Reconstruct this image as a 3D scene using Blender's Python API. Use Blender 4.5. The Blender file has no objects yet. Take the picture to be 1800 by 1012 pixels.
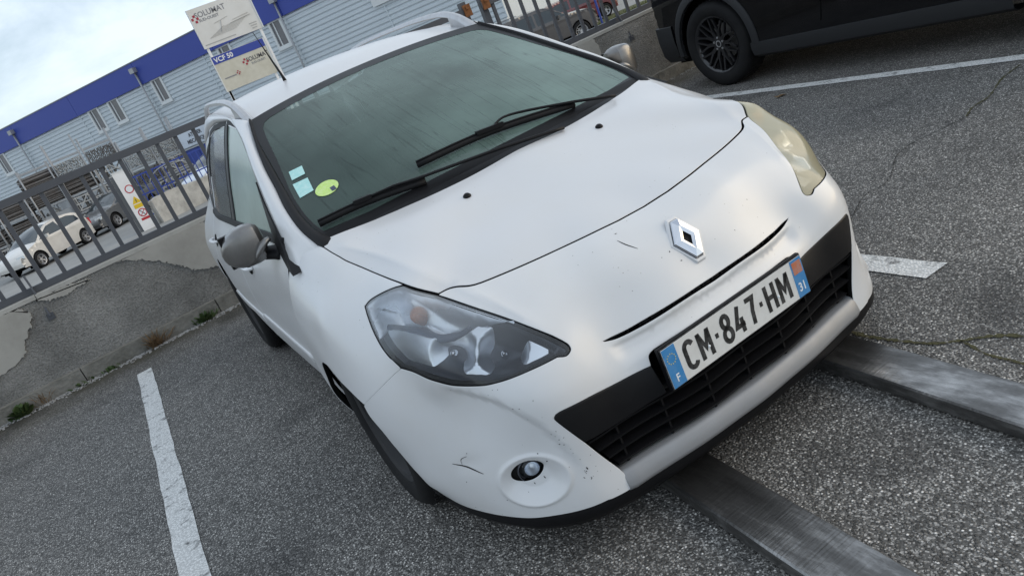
import bpy, math, random
import numpy as np
from mathutils import Vector, Matrix
from mathutils.geometry import delaunay_2d_cdt
random.seed(7)
SC=bpy.context.scene; COL=SC.collection
# ---------------- camera ----------------
def R_of(yaw,pitch,roll):
    f=np.array([math.sin(yaw)*math.cos(pitch),math.cos(yaw)*math.cos(pitch),-math.sin(pitch)])
    r=np.array([math.cos(yaw),-math.sin(yaw),0.]); d=np.cross(f,r); c,s=math.cos(roll),math.sin(roll)
    return c*r+s*d, -s*r+c*d, f
cam_data=bpy.data.cameras.new('camera'); cam=bpy.data.objects.new('camera',cam_data); COL.objects.link(cam)
cr,cd,cf=R_of(0.39908,0.33549,0.39865)
cam.matrix_world=Matrix(((cr[0],-cd[0],-cf[0],-1.17096),(cr[1],-cd[1],-cf[1],-1.45298),(cr[2],-cd[2],-cf[2],1.35622),(0,0,0,1)))
cam_data.sensor_width=36; cam_data.lens=26.70374; cam_data.clip_start=.05; cam_data.clip_end=2000
SC.camera=cam
# ---------------- sky, sun, exposure ----------------
SUN_EL=math.radians(17); SUN_DIR=Vector((.92,-.39,0)).normalized()
w=bpy.data.worlds.new('World'); SC.world=w; w.use_nodes=True
nt=w.node_tree; nt.nodes.clear()
out=nt.nodes.new('ShaderNodeOutputWorld'); bg=nt.nodes.new('ShaderNodeBackground'); sky=nt.nodes.new('ShaderNodeTexSky')
sky.sky_type='NISHITA'; sky.sun_disc=False; sky.sun_elevation=SUN_EL; sky.sun_rotation=math.atan2(SUN_DIR.x,SUN_DIR.y)
sky.air_density=1.0; sky.dust_density=.6; sky.ozone_density=1.5
tc=nt.nodes.new('ShaderNodeTexCoord'); mp=nt.nodes.new('ShaderNodeMapping'); mp.inputs['Scale'].default_value=(1.6,1.6,5.0); mp.inputs['Rotation'].default_value=(0.12,.1,.6)
cn=nt.nodes.new('ShaderNodeTexNoise'); cn.inputs['Scale'].default_value=1.5; cn.inputs['Detail'].default_value=7; cn.inputs['Roughness'].default_value=.58; cn.inputs['Distortion'].default_value=.5
cr_=nt.nodes.new('ShaderNodeValToRGB'); cr_.color_ramp.elements[0].position=.32; cr_.color_ramp.elements[1].position=.56
cr_.color_ramp.elements[0].color=(.25,.25,.25,1); cr_.color_ramp.elements[1].color=(.82,.82,.82,1)
mx=nt.nodes.new('ShaderNodeMix'); mx.data_type='RGBA'; mx.inputs['B'].default_value=(8.0,9.0,10.1,1)
nt.links.new(tc.outputs['Generated'],mp.inputs['Vector']); nt.links.new(mp.outputs[0],cn.inputs['Vector']); nt.links.new(cn.outputs['Fac'],cr_.inputs['Fac'])
nt.links.new(cr_.outputs['Color'],mx.inputs['Factor']); nt.links.new(sky.outputs[0],mx.inputs['A']); nt.links.new(mx.outputs['Result'],bg.inputs['Color'])
bg.inputs['Strength'].default_value=.10; nt.links.new(bg.outputs[0],out.inputs['Surface'])
sl=bpy.data.lights.new('sun','SUN'); sun=bpy.data.objects.new('sun',sl); COL.objects.link(sun)
sl.energy=1.15; sl.angle=math.radians(60); sl.color=(1.0,.79,.52)
sd=Vector((SUN_DIR.x*math.cos(SUN_EL),SUN_DIR.y*math.cos(SUN_EL),math.sin(SUN_EL)))
sun.rotation_euler=sd.to_track_quat('Z','Y').to_euler(); sun.location=(8,-8,6)
vs=SC.view_settings; vs.view_transform='Standard'; vs.look='None'; vs.exposure=0.40; vs.gamma=1.0; vs.use_curve_mapping=False
SC.render.resolution_x=1024; SC.render.resolution_y=575

# ---------------- helpers ----------------
def tag(o,label=None,cat=None,group=None,kind=None):
    if label:o['label']=label
    if cat:o['category']=cat
    if group:o['group']=group
    if kind:o['kind']=kind
    return o
def empty(name,loc=(0,0,0),rz=0,label=None,cat=None,group=None):
    o=bpy.data.objects.new(name,None); COL.objects.link(o); o.location=loc; o.rotation_euler=(0,0,rz); o.empty_display_size=.1
    return tag(o,label,cat,group)
def mk(name,V,F,mat,parent=None,smooth=False,normals=None,sharp=None):
    me=bpy.data.meshes.new(name); me.from_pydata([tuple(map(float,v)) for v in V],[],[tuple(int(i) for i in f) for f in F]); me.update()
    if mat is not None: me.materials.append(mat)
    o=bpy.data.objects.new(name,me); COL.objects.link(o)
    if parent is not None:o.parent=parent
    if smooth or normals is not None:
        me.polygons.foreach_set('use_smooth',[True]*len(me.polygons))
        if normals is not None: me.normals_split_custom_set_from_vertices([tuple(map(float,n)) for n in normals])
        elif sharp: me.set_sharp_from_angle(angle=math.radians(sharp))
    return o
def link_copy(o,parent=None,name=None):
    c=o.copy(); COL.objects.link(c); c.parent=parent
    if name:c.name=name
    return c
def copy_tree(o,parent=None):
    c=o.copy(); COL.objects.link(c); c.parent=parent
    for ch in o.children: copy_tree(ch,c)
    return c
class MB:
    def __init__(s): s.V=[]; s.F=[]
    def add(s,V,F):
        n=len(s.V); s.V+= [tuple(v) for v in V]; s.F+=[tuple(i+n for i in f) for f in F]; return s
    def box(s,c,d,M=None):
        x,y,z=[k/2 for k in d]
        V=[Vector((c[0]+i*x,c[1]+j*y,c[2]+k*z)) for i in(-1,1) for j in(-1,1) for k in(-1,1)]
        if M is not None: V=[M@v for v in V]
        return s.add(V,[(0,1,3,2),(4,6,7,5),(0,4,5,1),(2,3,7,6),(0,2,6,4),(1,5,7,3)])
    def bar(s,a,b,w,h=None,up=(0,0,1)):
        a=Vector(a);b=Vector(b); d=(b-a).normalized(); up=Vector(up)
        if abs(d.dot(up))>.98: up=Vector((0,1,0))
        r=d.cross(up).normalized(); u=r.cross(d); h=h or w
        V=[p+r*i*w/2+u*j*h/2 for p in(a,b) for i,j in((-1,-1),(1,-1),(1,1),(-1,1))]
        return s.add(V,[(0,3,2,1),(4,5,6,7),(0,1,5,4),(1,2,6,5),(2,3,7,6),(3,0,4,7)])
    def tube(s,pts,r,n=8,cap=True,closed=False,sq=1.0):
        pts=[Vector(p) for p in pts]; m=len(pts); V=[];F=[]
        rr=r if hasattr(r,'__len__') else [r]*m
        prev=None
        for i,p in enumerate(pts):
            t=(pts[min(i+1,m-1)]-pts[max(i-1,0)]).normalized()
            if prev is None:
                up=Vector((0,0,1)) if abs(t.z)<.9 else Vector((1,0,0)); a=t.cross(up).normalized()
            else: a=(prev-t*prev.dot(t)).normalized()
            prev=a; b=t.cross(a)
            for k in range(n):
                th=2*math.pi*k/n; V.append(p+a*math.cos(th)*rr[i]+b*math.sin(th)*rr[i]*sq)
        for i in range(m-1):
            for k in range(n): F.append((i*n+k,i*n+(k+1)%n,(i+1)*n+(k+1)%n,(i+1)*n+k))
        if cap: F.append(tuple(range(n-1,-1,-1))); F.append(tuple((m-1)*n+k for k in range(n)))
        return s.add(V,F)
    def lathe(s,prof,n=32,M=None,closed=False):
        # prof (r,h): axis = local x
        V=[];F=[]; m=len(prof)
        for r,h in prof:
            for k in range(n):
                th=2*math.pi*k/n; v=Vector((h,r*math.cos(th),r*math.sin(th))); V.append(M@v if M is not None else v)
        for i in range(m-1 if not closed else m):
            j=(i+1)%m
            for k in range(n): F.append((i*n+k,j*n+k,j*n+(k+1)%n,i*n+(k+1)%n))
        return s.add(V,F)
    def prism(s,poly,a,b,M=None):
        # poly (x,z) extruded along y from a to b
        n=len(poly); V=[Vector((p[0],a,p[1])) for p in poly]+[Vector((p[0],b,p[1])) for p in poly]
        if M is not None:V=[M@v for v in V]
        F=[tuple(range(n)),tuple(range(2*n-1,n-1,-1))]+[(i,i+n,(i+1)%n+n,(i+1)%n) for i in range(n)]
        return s.add(V,F)
    def obj(s,name,mat,parent=None,smooth=False,sharp=None): return mk(name,s.V,s.F,mat,parent,smooth,None,sharp)
def smoothstep(a,b,x):
    t=np.clip((x-a)/(b-a),0,1); return t*t*(3-2*t)
def cspline(P,n=6,closed=False):
    P=[np.asarray(p,float) for p in P]
    if len(P)<3: return P
    out=[]; m=len(P)
    for i in range(m-1):
        p0=P[i-1] if i>0 else 2*P[0]-P[1]; p1=P[i]; p2=P[i+1]; p3=P[i+2] if i+2<m else 2*P[-1]-P[-2]
        for k in range(n):
            t=k/n; out.append(.5*((2*p1)+(-p0+p2)*t+(2*p0-5*p1+4*p2-p3)*t*t+(-p0+3*p1-3*p2+p3)*t**3))
    out.append(P[-1]); return out
def resample(P,h,closed=True):
    P=[np.asarray(p,float) for p in P]; out=[]; m=len(P)
    for i in range(m if closed else m-1):
        a,b=P[i],P[(i+1)%m]; L=np.linalg.norm(b-a)
        if L<1e-9: continue
        k=max(1,int(math.ceil(L/h)))
        for j in range(k): out.append(a+(b-a)*j/k)
    if not closed: out.append(P[-1])
    return np.array(out)
def area2(P):
    P=np.asarray(P); x,y=P[:,0],P[:,1]; return .5*np.sum(x*np.roll(y,-1)-np.roll(x,-1)*y)
def poly_offset(P,d):
    P=np.asarray(P,float)
    if abs(d)<1e-9: return P
    s=1 if area2(P)>0 else -1
    e=np.roll(P,-1,0)-P; L=np.linalg.norm(e,axis=1)[:,None]; L[L<1e-9]=1e-9; n=np.c_[e[:,1],-e[:,0]]/L*s
    q=n+np.roll(n,1,0); ql=np.linalg.norm(q,axis=1)[:,None]; ql[ql<.3]=.3; q=q/ql
    c=np.clip((q*n).sum(1),.5,1)[:,None]
    return P+q*d/c
def in_poly(pts,poly):
    x,y=pts[:,0],pts[:,1]; ins=np.zeros(len(pts),bool); px,py=poly[:,0],poly[:,1]; j=len(poly)-1
    for i in range(len(poly)):
        c=((py[i]>y)!=(py[j]>y)); d=(py[j]-py[i]) if py[j]!=py[i] else 1e-12
        ins^=c&(x<(px[j]-px[i])*(y-py[i])/d+px[i]); j=i
    return ins
def dist_poly(pts,poly,closed=False):
    pts=np.asarray(pts); best=np.full(len(pts),1e9); side=np.zeros(len(pts)); m=len(poly)
    for i in range(m if closed else m-1):
        a=np.asarray(poly[i],float); b=np.asarray(poly[(i+1)%m],float); ab=b-a; L=ab@ab
        if L<1e-14: continue
        t=np.clip(((pts-a)@ab)/L,0,1); q=pts-(a+t[:,None]*ab); d=np.hypot(q[:,0],q[:,1]); k=d<best
        best[k]=d[k]; side[k]=np.sign(ab[0]*q[k,1]-ab[1]*q[k,0])
    return best,side
def fn_normals(fn,uv,ref,e=2e-4):
    p=fn(uv); du=fn(uv+[e,0])-fn(uv-[e,0]); dv=fn(uv+[0,e])-fn(uv-[0,e]); n=np.cross(du,dv); l=np.linalg.norm(n,axis=1)[:,None]; l[l<1e-15]=1; n/=l
    if callable(ref): s=np.sign(ref(p,n))
    else: s=np.sign(((p-np.asarray(ref))*n).sum(1))
    s[s==0]=1
    return p,n*s[:,None]
def surf_panel(name,fn,outline,mat,parent,holes=(),h=.02,ref=(0,1.05,.3),shrink=0,rim=.012,off=0,hshrink=None,bev=.0015,extra=None,rimmat=None):
    deep=[]
    outline=resample(poly_offset(resample(outline,h*.9),-shrink),h*.95)
    holes=[resample(poly_offset(resample(q,h*.6),shrink if hshrink is None else hshrink),h*.7) for q in holes]
    loops=[outline]+holes
    pts=[];edges=[]
    for L in loops:
        b=len(pts); pts+=list(L); edges+=[(b+i,b+(i+1)%len(L)) for i in range(len(L))]
    lo=outline.min(0);hi=outline.max(0)
    gx=np.arange(lo[0],hi[0],h); gy=np.arange(lo[1],hi[1],h*.866)
    G=np.array([(x+(h/2 if j%2 else 0),y) for j,y in enumerate(gy) for x in gx]) if len(gx) and len(gy) else np.zeros((0,2))
    if len(G):
        k=in_poly(G,outline)
        for q in holes:k&=~in_poly(G,q)
        G=G[k]
        if len(G):
            k=np.ones(len(G),bool)
            for L in loops:k&=dist_poly(G,L,True)[0]>h*.5
            G=G[k]
            if extra is not None:
                X=extra[in_poly(extra,outline)]
                for q in holes:X=X[~in_poly(X,q)]
                k=np.ones(len(X),bool)
                for L in loops:k&=dist_poly(X,L,True)[0]>.0025
                X=X[k]; dm=np.full(len(G),9.)
                for i in range(0,len(X),400): dm=np.minimum(dm,np.sqrt(((G[:,None]-X[None,i:i+400])**2).sum(2)).min(1))
                G=np.r_[G[dm>.008],X]
    allp=pts+list(G)
    vv,ee,ff,_,_,_=delaunay_2d_cdt([Vector((float(p[0]),float(p[1]))) for p in allp],edges,[],0,1e-7)
    UV=np.array([(v.x,v.y) for v in vv]); cen=np.array([UV[list(f)].mean(0) for f in ff]); k=in_poly(cen,outline)
    for q in holes:k&=~in_poly(cen,q)
    F=[tuple(f) for f,o in zip(ff,k) if o]
    Pp,N=fn_normals(fn,UV,ref)
    Pp=Pp+N*off
    # orient
    V=[tuple(p) for p in Pp]; NN=[tuple(n) for n in N]
    F2=[]
    for f in F:
        a,b,c=[Pp[i] for i in f[:3]]; F2.append(f if np.dot(np.cross(b-a,c-a),N[f[0]])>0 else f[::-1])
    if rim:
        for li,L in enumerate(loops):
            p,n=fn_normals(fn,L,ref); p=p+n*off
            t=np.roll(p,-1,0)-np.roll(p,1,0); o=np.cross(t,n); o/=np.maximum(np.linalg.norm(o,axis=1)[:,None],1e-12)
            # outward = away from panel interior
            s=1 if area2(L)>0 else -1
            inner=fn(poly_offset(L,-1e-3*(1 if li==0 else -1)))+n*off
            sg=np.sign(((inner-p)*o).sum(1)); sg[sg==0]=1; sg=1 if sg.sum()>0 else -1; o=-o*sg
            b=len(V); m=len(L)
            r1=p+o*bev-n*bev; r2=p+o*bev*1.3-n*rim; q1=(n+o)/np.sqrt(2)
            V+= [tuple(x) for x in p]+[tuple(x) for x in r1]+[tuple(x) for x in r2]; NN+=[tuple(x) for x in n]+[tuple(x) for x in q1]+[tuple(x) for x in o]
            for i in range(m):
                j=(i+1)%m
                for A,B in((0,m),(m,2*m)):
                    if A: deep.append(len(F2))
                    f=(b+A+i,b+A+j,b+B+j,b+B+i); a_,b_,c_=[np.array(V[x]) for x in f[:3]]
                    F2.append(f if np.dot(np.cross(b_-a_,c_-a_),np.array(NN[b+m+i]))>0 else f[::-1])
    o=mk(name,V,F2,mat,parent,True,NN)
    if rimmat is not None and rim:
        o.data.materials.append(rimmat)
        for i in deep: o.data.polygons[i].material_index=1
    return o
def text_obj(name,txt,size,mat,parent,M,sx=1.0,ext=.0,off=0.0,shear=0):
    cu=bpy.data.curves.new(name,'FONT'); cu.body=txt; cu.size=size; cu.align_x='CENTER'; cu.align_y='CENTER'; cu.extrude=ext; cu.offset=off; cu.shear=shear; cu.resolution_u=3
    t=bpy.data.objects.new(name+'_c',cu); COL.objects.link(t); bpy.context.view_layer.update()
    me=bpy.data.meshes.new_from_object(t.evaluated_get(bpy.context.evaluated_depsgraph_get())); bpy.data.objects.remove(t)
    me.name=name; me.transform(M@Matrix.Diagonal((sx,1,1,1))); me.materials.clear(); me.materials.append(mat)
    o=bpy.data.objects.new(name,me); COL.objects.link(o); o.parent=parent; return o
def frame_mat(o,x,y):
    x=Vector(x).normalized(); y=Vector(y); y=(y-x*y.dot(x)).normalized(); z=x.cross(y)
    return Matrix(((x.x,y.x,z.x,o[0]),(x.y,y.y,z.y,o[1]),(x.z,y.z,z.z,o[2]),(0,0,0,1)))

# ---------------- materials ----------------
def new_mat(name):
    m=bpy.data.materials.new(name); m.use_nodes=True; return m,m.node_tree,m.node_tree.nodes['Principled BSDF']
def P(name,col,rough=.5,metal=0,coat=0,spec=.5,bump=None,var=None,coatr=.05,trans=0,ior=1.45,emit=None):
    m,nt,b=new_mat(name); b.inputs['Base Color'].default_value=(*col,1); b.inputs['Roughness'].default_value=rough; b.inputs['Metallic'].default_value=metal
    b.inputs['Coat Weight'].default_value=coat; b.inputs['Coat Roughness'].default_value=coatr; b.inputs['Specular IOR Level'].default_value=spec
    b.inputs['Transmission Weight'].default_value=trans; b.inputs['IOR'].default_value=ior
    if var or bump:
        tc=nt.nodes.new('ShaderNodeTexCoord')
    if var:  # (scale, amount, dirt colour)
        n=nt.nodes.new('ShaderNodeTexNoise'); n.inputs['Scale'].default_value=var[0]; n.inputs['Detail'].default_value=8; n.inputs['Roughness'].default_value=.65
        r=nt.nodes.new('ShaderNodeValToRGB'); r.color_ramp.elements[0].position=.42; r.color_ramp.elements[1].position=.72
        r.color_ramp.elements[0].color=(*col,1); c2=var[2] if len(var)>2 else tuple(c*(1-var[1]) for c in col); r.color_ramp.elements[1].color=(*[a+(b_-a)*var[1] for a,b_ in zip(col,c2)],1) if len(var)>2 else (*c2,1)
        nt.links.new(tc.outputs['Object'],n.inputs['Vector']); nt.links.new(n.outputs['Fac'],r.inputs['Fac']); nt.links.new(r.outputs['Color'],b.inputs['Base Color'])
        mr=nt.nodes.new('ShaderNodeMapRange'); mr.inputs['To Min'].default_value=max(0,rough-.08); mr.inputs['To Max'].default_value=min(1,rough+.15)
        nt.links.new(n.outputs['Fac'],mr.inputs['Value']); nt.links.new(mr.outputs[0],b.inputs['Roughness'])
    if bump: # (scale, strength, dist)
        n=nt.nodes.new('ShaderNodeTexNoise'); n.inputs['Scale'].default_value=bump[0]; n.inputs['Detail'].default_value=5
        bp=nt.nodes.new('ShaderNodeBump'); bp.inputs['Strength'].default_value=bump[1]; bp.inputs['Distance'].default_value=bump[2]
        nt.links.new(tc.outputs['Object'],n.inputs['Vector']); nt.links.new(n.outputs['Fac'],bp.inputs['Height']); nt.links.new(bp.outputs[0],b.inputs['Normal'])
    if emit: b.inputs['Emission Color'].default_value=(*emit[0],1); b.inputs['Emission Strength'].default_value=emit[1]
    return m
def N(nt,t,**kw):
    n=nt.nodes.new(t)
    for k,v in kw.items():
        if k in n.inputs: n.inputs[k].default_value=v
        else: setattr(n,k,v)
    return n
def ramp(nt,inp,stops,interp='LINEAR'):
    r=nt.nodes.new('ShaderNodeValToRGB'); r.color_ramp.interpolation=interp; e=r.color_ramp.elements
    while len(e)<len(stops): e.new(.5)
    for i,(p,c) in enumerate(stops):
        e[i].position=p; e[i].color=(*c,1) if hasattr(c,'__len__') else (c,c,c,1)
    nt.links.new(inp,r.inputs['Fac']); return r.outputs['Color']
def mixc(nt,f,a,b,mode='MIX'):
    m=nt.nodes.new('ShaderNodeMix'); m.data_type='RGBA'; m.blend_type=mode
    for s,v in (('Factor',f),('A',a),('B',b)):
        if hasattr(v,'is_output') or isinstance(v,bpy.types.NodeSocket): nt.links.new(v,m.inputs[s])
        elif s=='Factor': m.inputs[0].default_value=v
        else: m.inputs[s].default_value=(*v,1)
    return m.outputs['Result']
M={}
def mat_paint(name,col,dirt=(.55,.50,.42),amt=.25,dew=True,speck=True,coat=.6,cr=(.10,.26)):
    m,nt,b=new_mat(name); tc=N(nt,'ShaderNodeTexCoord')
    n=N(nt,'ShaderNodeTexNoise',Scale=2.2,Detail=9,Roughness=.7); nt.links.new(tc.outputs['Object'],n.inputs['Vector'])
    f=ramp(nt,n.outputs['Fac'],[(.45,0),(.8,amt)])
    c=mixc(nt,f,col,dirt)
    if speck:
        v=N(nt,'ShaderNodeTexVoronoi',Scale=42); nt.links.new(tc.outputs['Object'],v.inputs['Vector'])
        n2=N(nt,'ShaderNodeTexNoise',Scale=5,Detail=3); nt.links.new(tc.outputs['Object'],n2.inputs['Vector'])
        mt=N(nt,'ShaderNodeMath',operation='LESS_THAN'); mt.inputs[1].default_value=.055; nt.links.new(v.outputs['Distance'],mt.inputs[0])
        m2=N(nt,'ShaderNodeMath',operation='MULTIPLY'); nt.links.new(mt.outputs[0],m2.inputs[0]); nt.links.new(ramp(nt,n2.outputs['Fac'],[(.52,0),(.60,.8)]),m2.inputs[1])
        c=mixc(nt,m2.outputs[0],c,(.16,.13,.10))
    nt.links.new(c,b.inputs['Base Color']); b.inputs['Roughness'].default_value=.42; b.inputs['Coat Weight'].default_value=coat; b.inputs['Coat Roughness'].default_value=.12
    nr=N(nt,'ShaderNodeMapRange'); nr.inputs['To Min'].default_value=cr[0]; nr.inputs['To Max'].default_value=cr[1]; nt.links.new(n.outputs['Fac'],nr.inputs['Value']); nt.links.new(nr.outputs[0],b.inputs['Coat Roughness'])
    if dew:
        nb=N(nt,'ShaderNodeTexNoise',Scale=220,Detail=3); nt.links.new(tc.outputs['Object'],nb.inputs['Vector'])
        bp=N(nt,'ShaderNodeBump'); bp.inputs['Strength'].default_value=.10; bp.inputs['Distance'].default_value=.002; nt.links.new(nb.outputs['Fac'],bp.inputs['Height']); nt.links.new(bp.outputs[0],b.inputs['Coat Normal'])
    return m
M['white']=mat_paint('white_paint',(.625,.63,.635),amt=.24,coat=.7,cr=(.13,.26))
M['whitedew']=mat_paint('dewy_white_paint',(.59,.595,.605),amt=.20,coat=.5,cr=(.14,.30))
M['black']=P('black_plastic',(.006,.006,.007),.5,bump=(300,.15,.002),spec=.22)
M['gloss']=P('gloss_black',(.006,.006,.007),.36,var=(6,.3,(.02,.02,.02)),spec=.28)
M['dark']=P('dark_void',(.004,.004,.004),.9,spec=.1)
M['rubber']=P('rubber',(.011,.011,.012),.6,bump=(120,.2,.002),spec=.25)
M['tyre']=P('tyre',(.010,.010,.011),.7,var=(9,.4,(.03,.03,.028)),spec=.25)
M['silver']=P('satin_silver',(.52,.52,.53),.33,metal=.75,var=(30,.3,(.30,.28,.26)))
M['lipsilver']=P('lip_silver',(.27,.275,.285),.42,metal=.35,var=(14,.4,(.24,.24,.24)))
M['mirror_cap']=P('brushed_mirror_cap',(.20,.195,.19),.30,metal=.8,coat=.4,var=(18,.3,(.13,.125,.12)))
M['chrome']=P('chrome',(.62,.63,.66),.10,metal=1)
M['chrome_r']=P('reflector',(.80,.84,.90),.36,metal=1)
M['bowl']=P('lamp_bezel',(.07,.075,.09),.32,metal=.4)
M['divider']=P('lamp_divider',(.045,.06,.10),.35)
M['amber']=P('amber_bulb',(.50,.20,.09),.25,coat=.5)
M['steel']=P('steel_wheel',(.02,.021,.024),.45,var=(12,.3,(.06,.055,.05)))
M['blackalloy']=P('black_alloy',(.014,.014,.016),.28,coat=.6)
M['brake']=P('brake_disc',(.28,.27,.26),.4,metal=.8)
M['plate']=P('plate_white',(.68,.68,.66),.4,var=(25,.3,(.42,.40,.36)))
M['plateblack']=P('plate_ink',(.012,.012,.012),.45,var=(60,.35,(.2,.2,.2)))
M['plateblue']=P('plate_blue',(.045,.22,.48),.4,var=(30,.3,(.3,.4,.5)))
M['platewhite']=P('plate_letter_white',(.72,.76,.78),.4)
M['starsy']=P('star_yellow',(.55,.50,.20),.4)
M['regio']=P('region_orange',(.48,.16,.08),.5,var=(60,.5,(.3,.35,.4)))
M['cloth']=P('seat_cloth',(.05,.055,.055),.9)
M['dash']=P('dash',(.02,.021,.022),.7)
M['sticker_g']=P('sticker_green',(.50,.72,.18),.5,var=(90,.6,(.75,.80,.55)))
M['sticker_t']=P('sticker_teal',(.36,.66,.64),.5,var=(70,.5,(.75,.85,.82)))
def mat_lens(nm='lamp_lens',lo=.05,gain=1.0,hc=(.66,.66,.60),tcol=(.75,.70,.58)):
    m,nt,b=new_mat(nm); nt.nodes.remove(b); out=nt.nodes['Material Output']
    tc=N(nt,'ShaderNodeTexCoord'); n=N(nt,'ShaderNodeTexNoise',Scale=5,Detail=6,Roughness=.6); nt.links.new(tc.outputs['Object'],n.inputs['Vector'])
    sep=N(nt,'ShaderNodeSeparateXYZ'); nt.links.new(tc.outputs['Object'],sep.inputs[0])
    mr=N(nt,'ShaderNodeMapRange'); mr.inputs['From Min'].default_value=.60; mr.inputs['From Max'].default_value=.76; mr.inputs['To Min'].default_value=-.02*gain; mr.inputs['To Max'].default_value=.34*gain; nt.links.new(sep.outputs['Z'],mr.inputs['Value'])
    ad=N(nt,'ShaderNodeMath',operation='MULTIPLY'); nt.links.new(ramp(nt,n.outputs['Fac'],[(.35,.7),(.7,1.2)]),ad.inputs[1]); nt.links.new(mr.outputs[0],ad.inputs[0])
    pad=N(nt,'ShaderNodeMath',operation='ADD'); pad.inputs[1].default_value=lo; pad.use_clamp=True; nt.links.new(ad.outputs[0],pad.inputs[0])
    tr=N(nt,'ShaderNodeBsdfTransparent'); tr.inputs['Color'].default_value=(.93,.94,.94,1)
    df=N(nt,'ShaderNodeBsdfDiffuse'); df.inputs['Color'].default_value=(*hc,1)
    tl=N(nt,'ShaderNodeBsdfTranslucent'); tl.inputs['Color'].default_value=(*tcol,1)
    hz=N(nt,'ShaderNodeMixShader'); hz.inputs[0].default_value=.35; nt.links.new(df.outputs[0],hz.inputs[1]); nt.links.new(tl.outputs[0],hz.inputs[2])
    m1=N(nt,'ShaderNodeMixShader'); nt.links.new(pad.outputs[0],m1.inputs[0]); nt.links.new(tr.outputs[0],m1.inputs[1]); nt.links.new(hz.outputs[0],m1.inputs[2])
    gl=N(nt,'ShaderNodeBsdfGlossy'); gl.inputs['Roughness'].default_value=.1
    nb=N(nt,'ShaderNodeTexNoise',Scale=160,Detail=3); nt.links.new(tc.outputs['Object'],nb.inputs['Vector']); bp=N(nt,'ShaderNodeBump'); bp.inputs['Strength'].default_value=.12; bp.inputs['Distance'].default_value=.002; nt.links.new(nb.outputs['Fac'],bp.inputs['Height']); nt.links.new(bp.outputs[0],gl.inputs['Normal'])
    fr=N(nt,'ShaderNodeFresnel'); fr.inputs['IOR'].default_value=1.45
    m2=N(nt,'ShaderNodeMixShader'); nt.links.new(fr.outputs[0],m2.inputs[0]); nt.links.new(m1.outputs[0],m2.inputs[1]); nt.links.new(gl.outputs[0],m2.inputs[2]); nt.links.new(m2.outputs[0],out.inputs['Surface']); return m
M['lens']=mat_lens('lamp_lens',.07,1.0,(.70,.74,.78),(.72,.75,.78))
M['lens_sungold']=mat_lens('yellowed_sun_gilded_lens',.50,.3,(.95,.88,.62),(.95,.88,.60))  # yellowed haze brightened to gold in colour for the low sun on it
def mat_glass(name,fogc,lo,hi,streak=True,tint=(.45,.54,.51),axis=(22,.55,.55)):
    m,nt,b=new_mat(name); nt.nodes.remove(b); out=nt.nodes['Material Output']
    tc=N(nt,'ShaderNodeTexCoord'); n=N(nt,'ShaderNodeTexNoise',Scale=2.0,Detail=5,Roughness=.55); nt.links.new(tc.outputs['Object'],n.inputs['Vector'])
    f=ramp(nt,n.outputs['Fac'],[(.3,lo),(.7,hi)])
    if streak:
        sx_=N(nt,'ShaderNodeSeparateXYZ'); nt.links.new(tc.outputs['Object'],sx_.inputs[0]); mg=N(nt,'ShaderNodeMapRange'); mg.inputs['From Min'].default_value=-.65; mg.inputs['From Max'].default_value=.5; mg.inputs['To Min'].default_value=.30; mg.inputs['To Max'].default_value=1.05; nt.links.new(sx_.outputs['X'],mg.inputs['Value']); f=mixc(nt,1.0,f,mg.outputs[0],'MULTIPLY')  # mist made denser on the car's left, painting in reflected sky and lit fog
        mp=N(nt,'ShaderNodeMapping'); mp.inputs['Scale'].default_value=axis; nt.links.new(tc.outputs['Object'],mp.inputs['Vector'])
        n2=N(nt,'ShaderNodeTexNoise',Scale=1.0,Detail=2.5,Roughness=.5,Distortion=.4); nt.links.new(mp.outputs[0],n2.inputs['Vector'])
        s=ramp(nt,n2.outputs['Fac'],[(0,1),(.476,1),(.488,.66),(.50,1),(1,1)])
        mp3=N(nt,'ShaderNodeMapping'); mp3.inputs['Scale'].default_value=(axis[0]*1.9,axis[1]*1.3,axis[2]*1.3); mp3.inputs['Location'].default_value=(5,3,1); nt.links.new(tc.outputs['Object'],mp3.inputs['Vector'])
        n3=N(nt,'ShaderNodeTexNoise',Scale=1.0,Detail=2.0,Roughness=.5,Distortion=.4); nt.links.new(mp3.outputs[0],n3.inputs['Vector'])
        s3=ramp(nt,n3.outputs['Fac'],[(0,1),(.40,1),(.412,.84),(.424,1),(1,1)])
        f=mixc(nt,1.0,f,s,'MULTIPLY'); f=mixc(nt,1.0,f,s3,'MULTIPLY')
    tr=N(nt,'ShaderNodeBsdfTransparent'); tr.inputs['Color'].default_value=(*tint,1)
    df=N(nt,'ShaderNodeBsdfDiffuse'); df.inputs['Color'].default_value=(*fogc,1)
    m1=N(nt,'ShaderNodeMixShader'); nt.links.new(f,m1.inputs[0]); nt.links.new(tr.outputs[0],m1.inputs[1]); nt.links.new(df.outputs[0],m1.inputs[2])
    gl=N(nt,'ShaderNodeBsdfGlossy'); gl.inputs['Roughness'].default_value=.14
    nb=N(nt,'ShaderNodeTexNoise',Scale=150,Detail=3); nt.links.new(tc.outputs['Object'],nb.inputs['Vector']); bp=N(nt,'ShaderNodeBump'); bp.inputs['Strength'].default_value=.15; bp.inputs['Distance'].default_value=.002; nt.links.new(nb.outputs['Fac'],bp.inputs['Height']); nt.links.new(bp.outputs[0],gl.inputs['Normal'])
    fr=N(nt,'ShaderNodeFresnel'); fr.inputs['IOR'].default_value=1.33
    m2=N(nt,'ShaderNodeMixShader'); nt.links.new(fr.outputs[0],m2.inputs[0]); nt.links.new(m1.outputs[0],m2.inputs[1]); nt.links.new(gl.outputs[0],m2.inputs[2]); nt.links.new(m2.outputs[0],out.inputs['Surface']); return m
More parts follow.
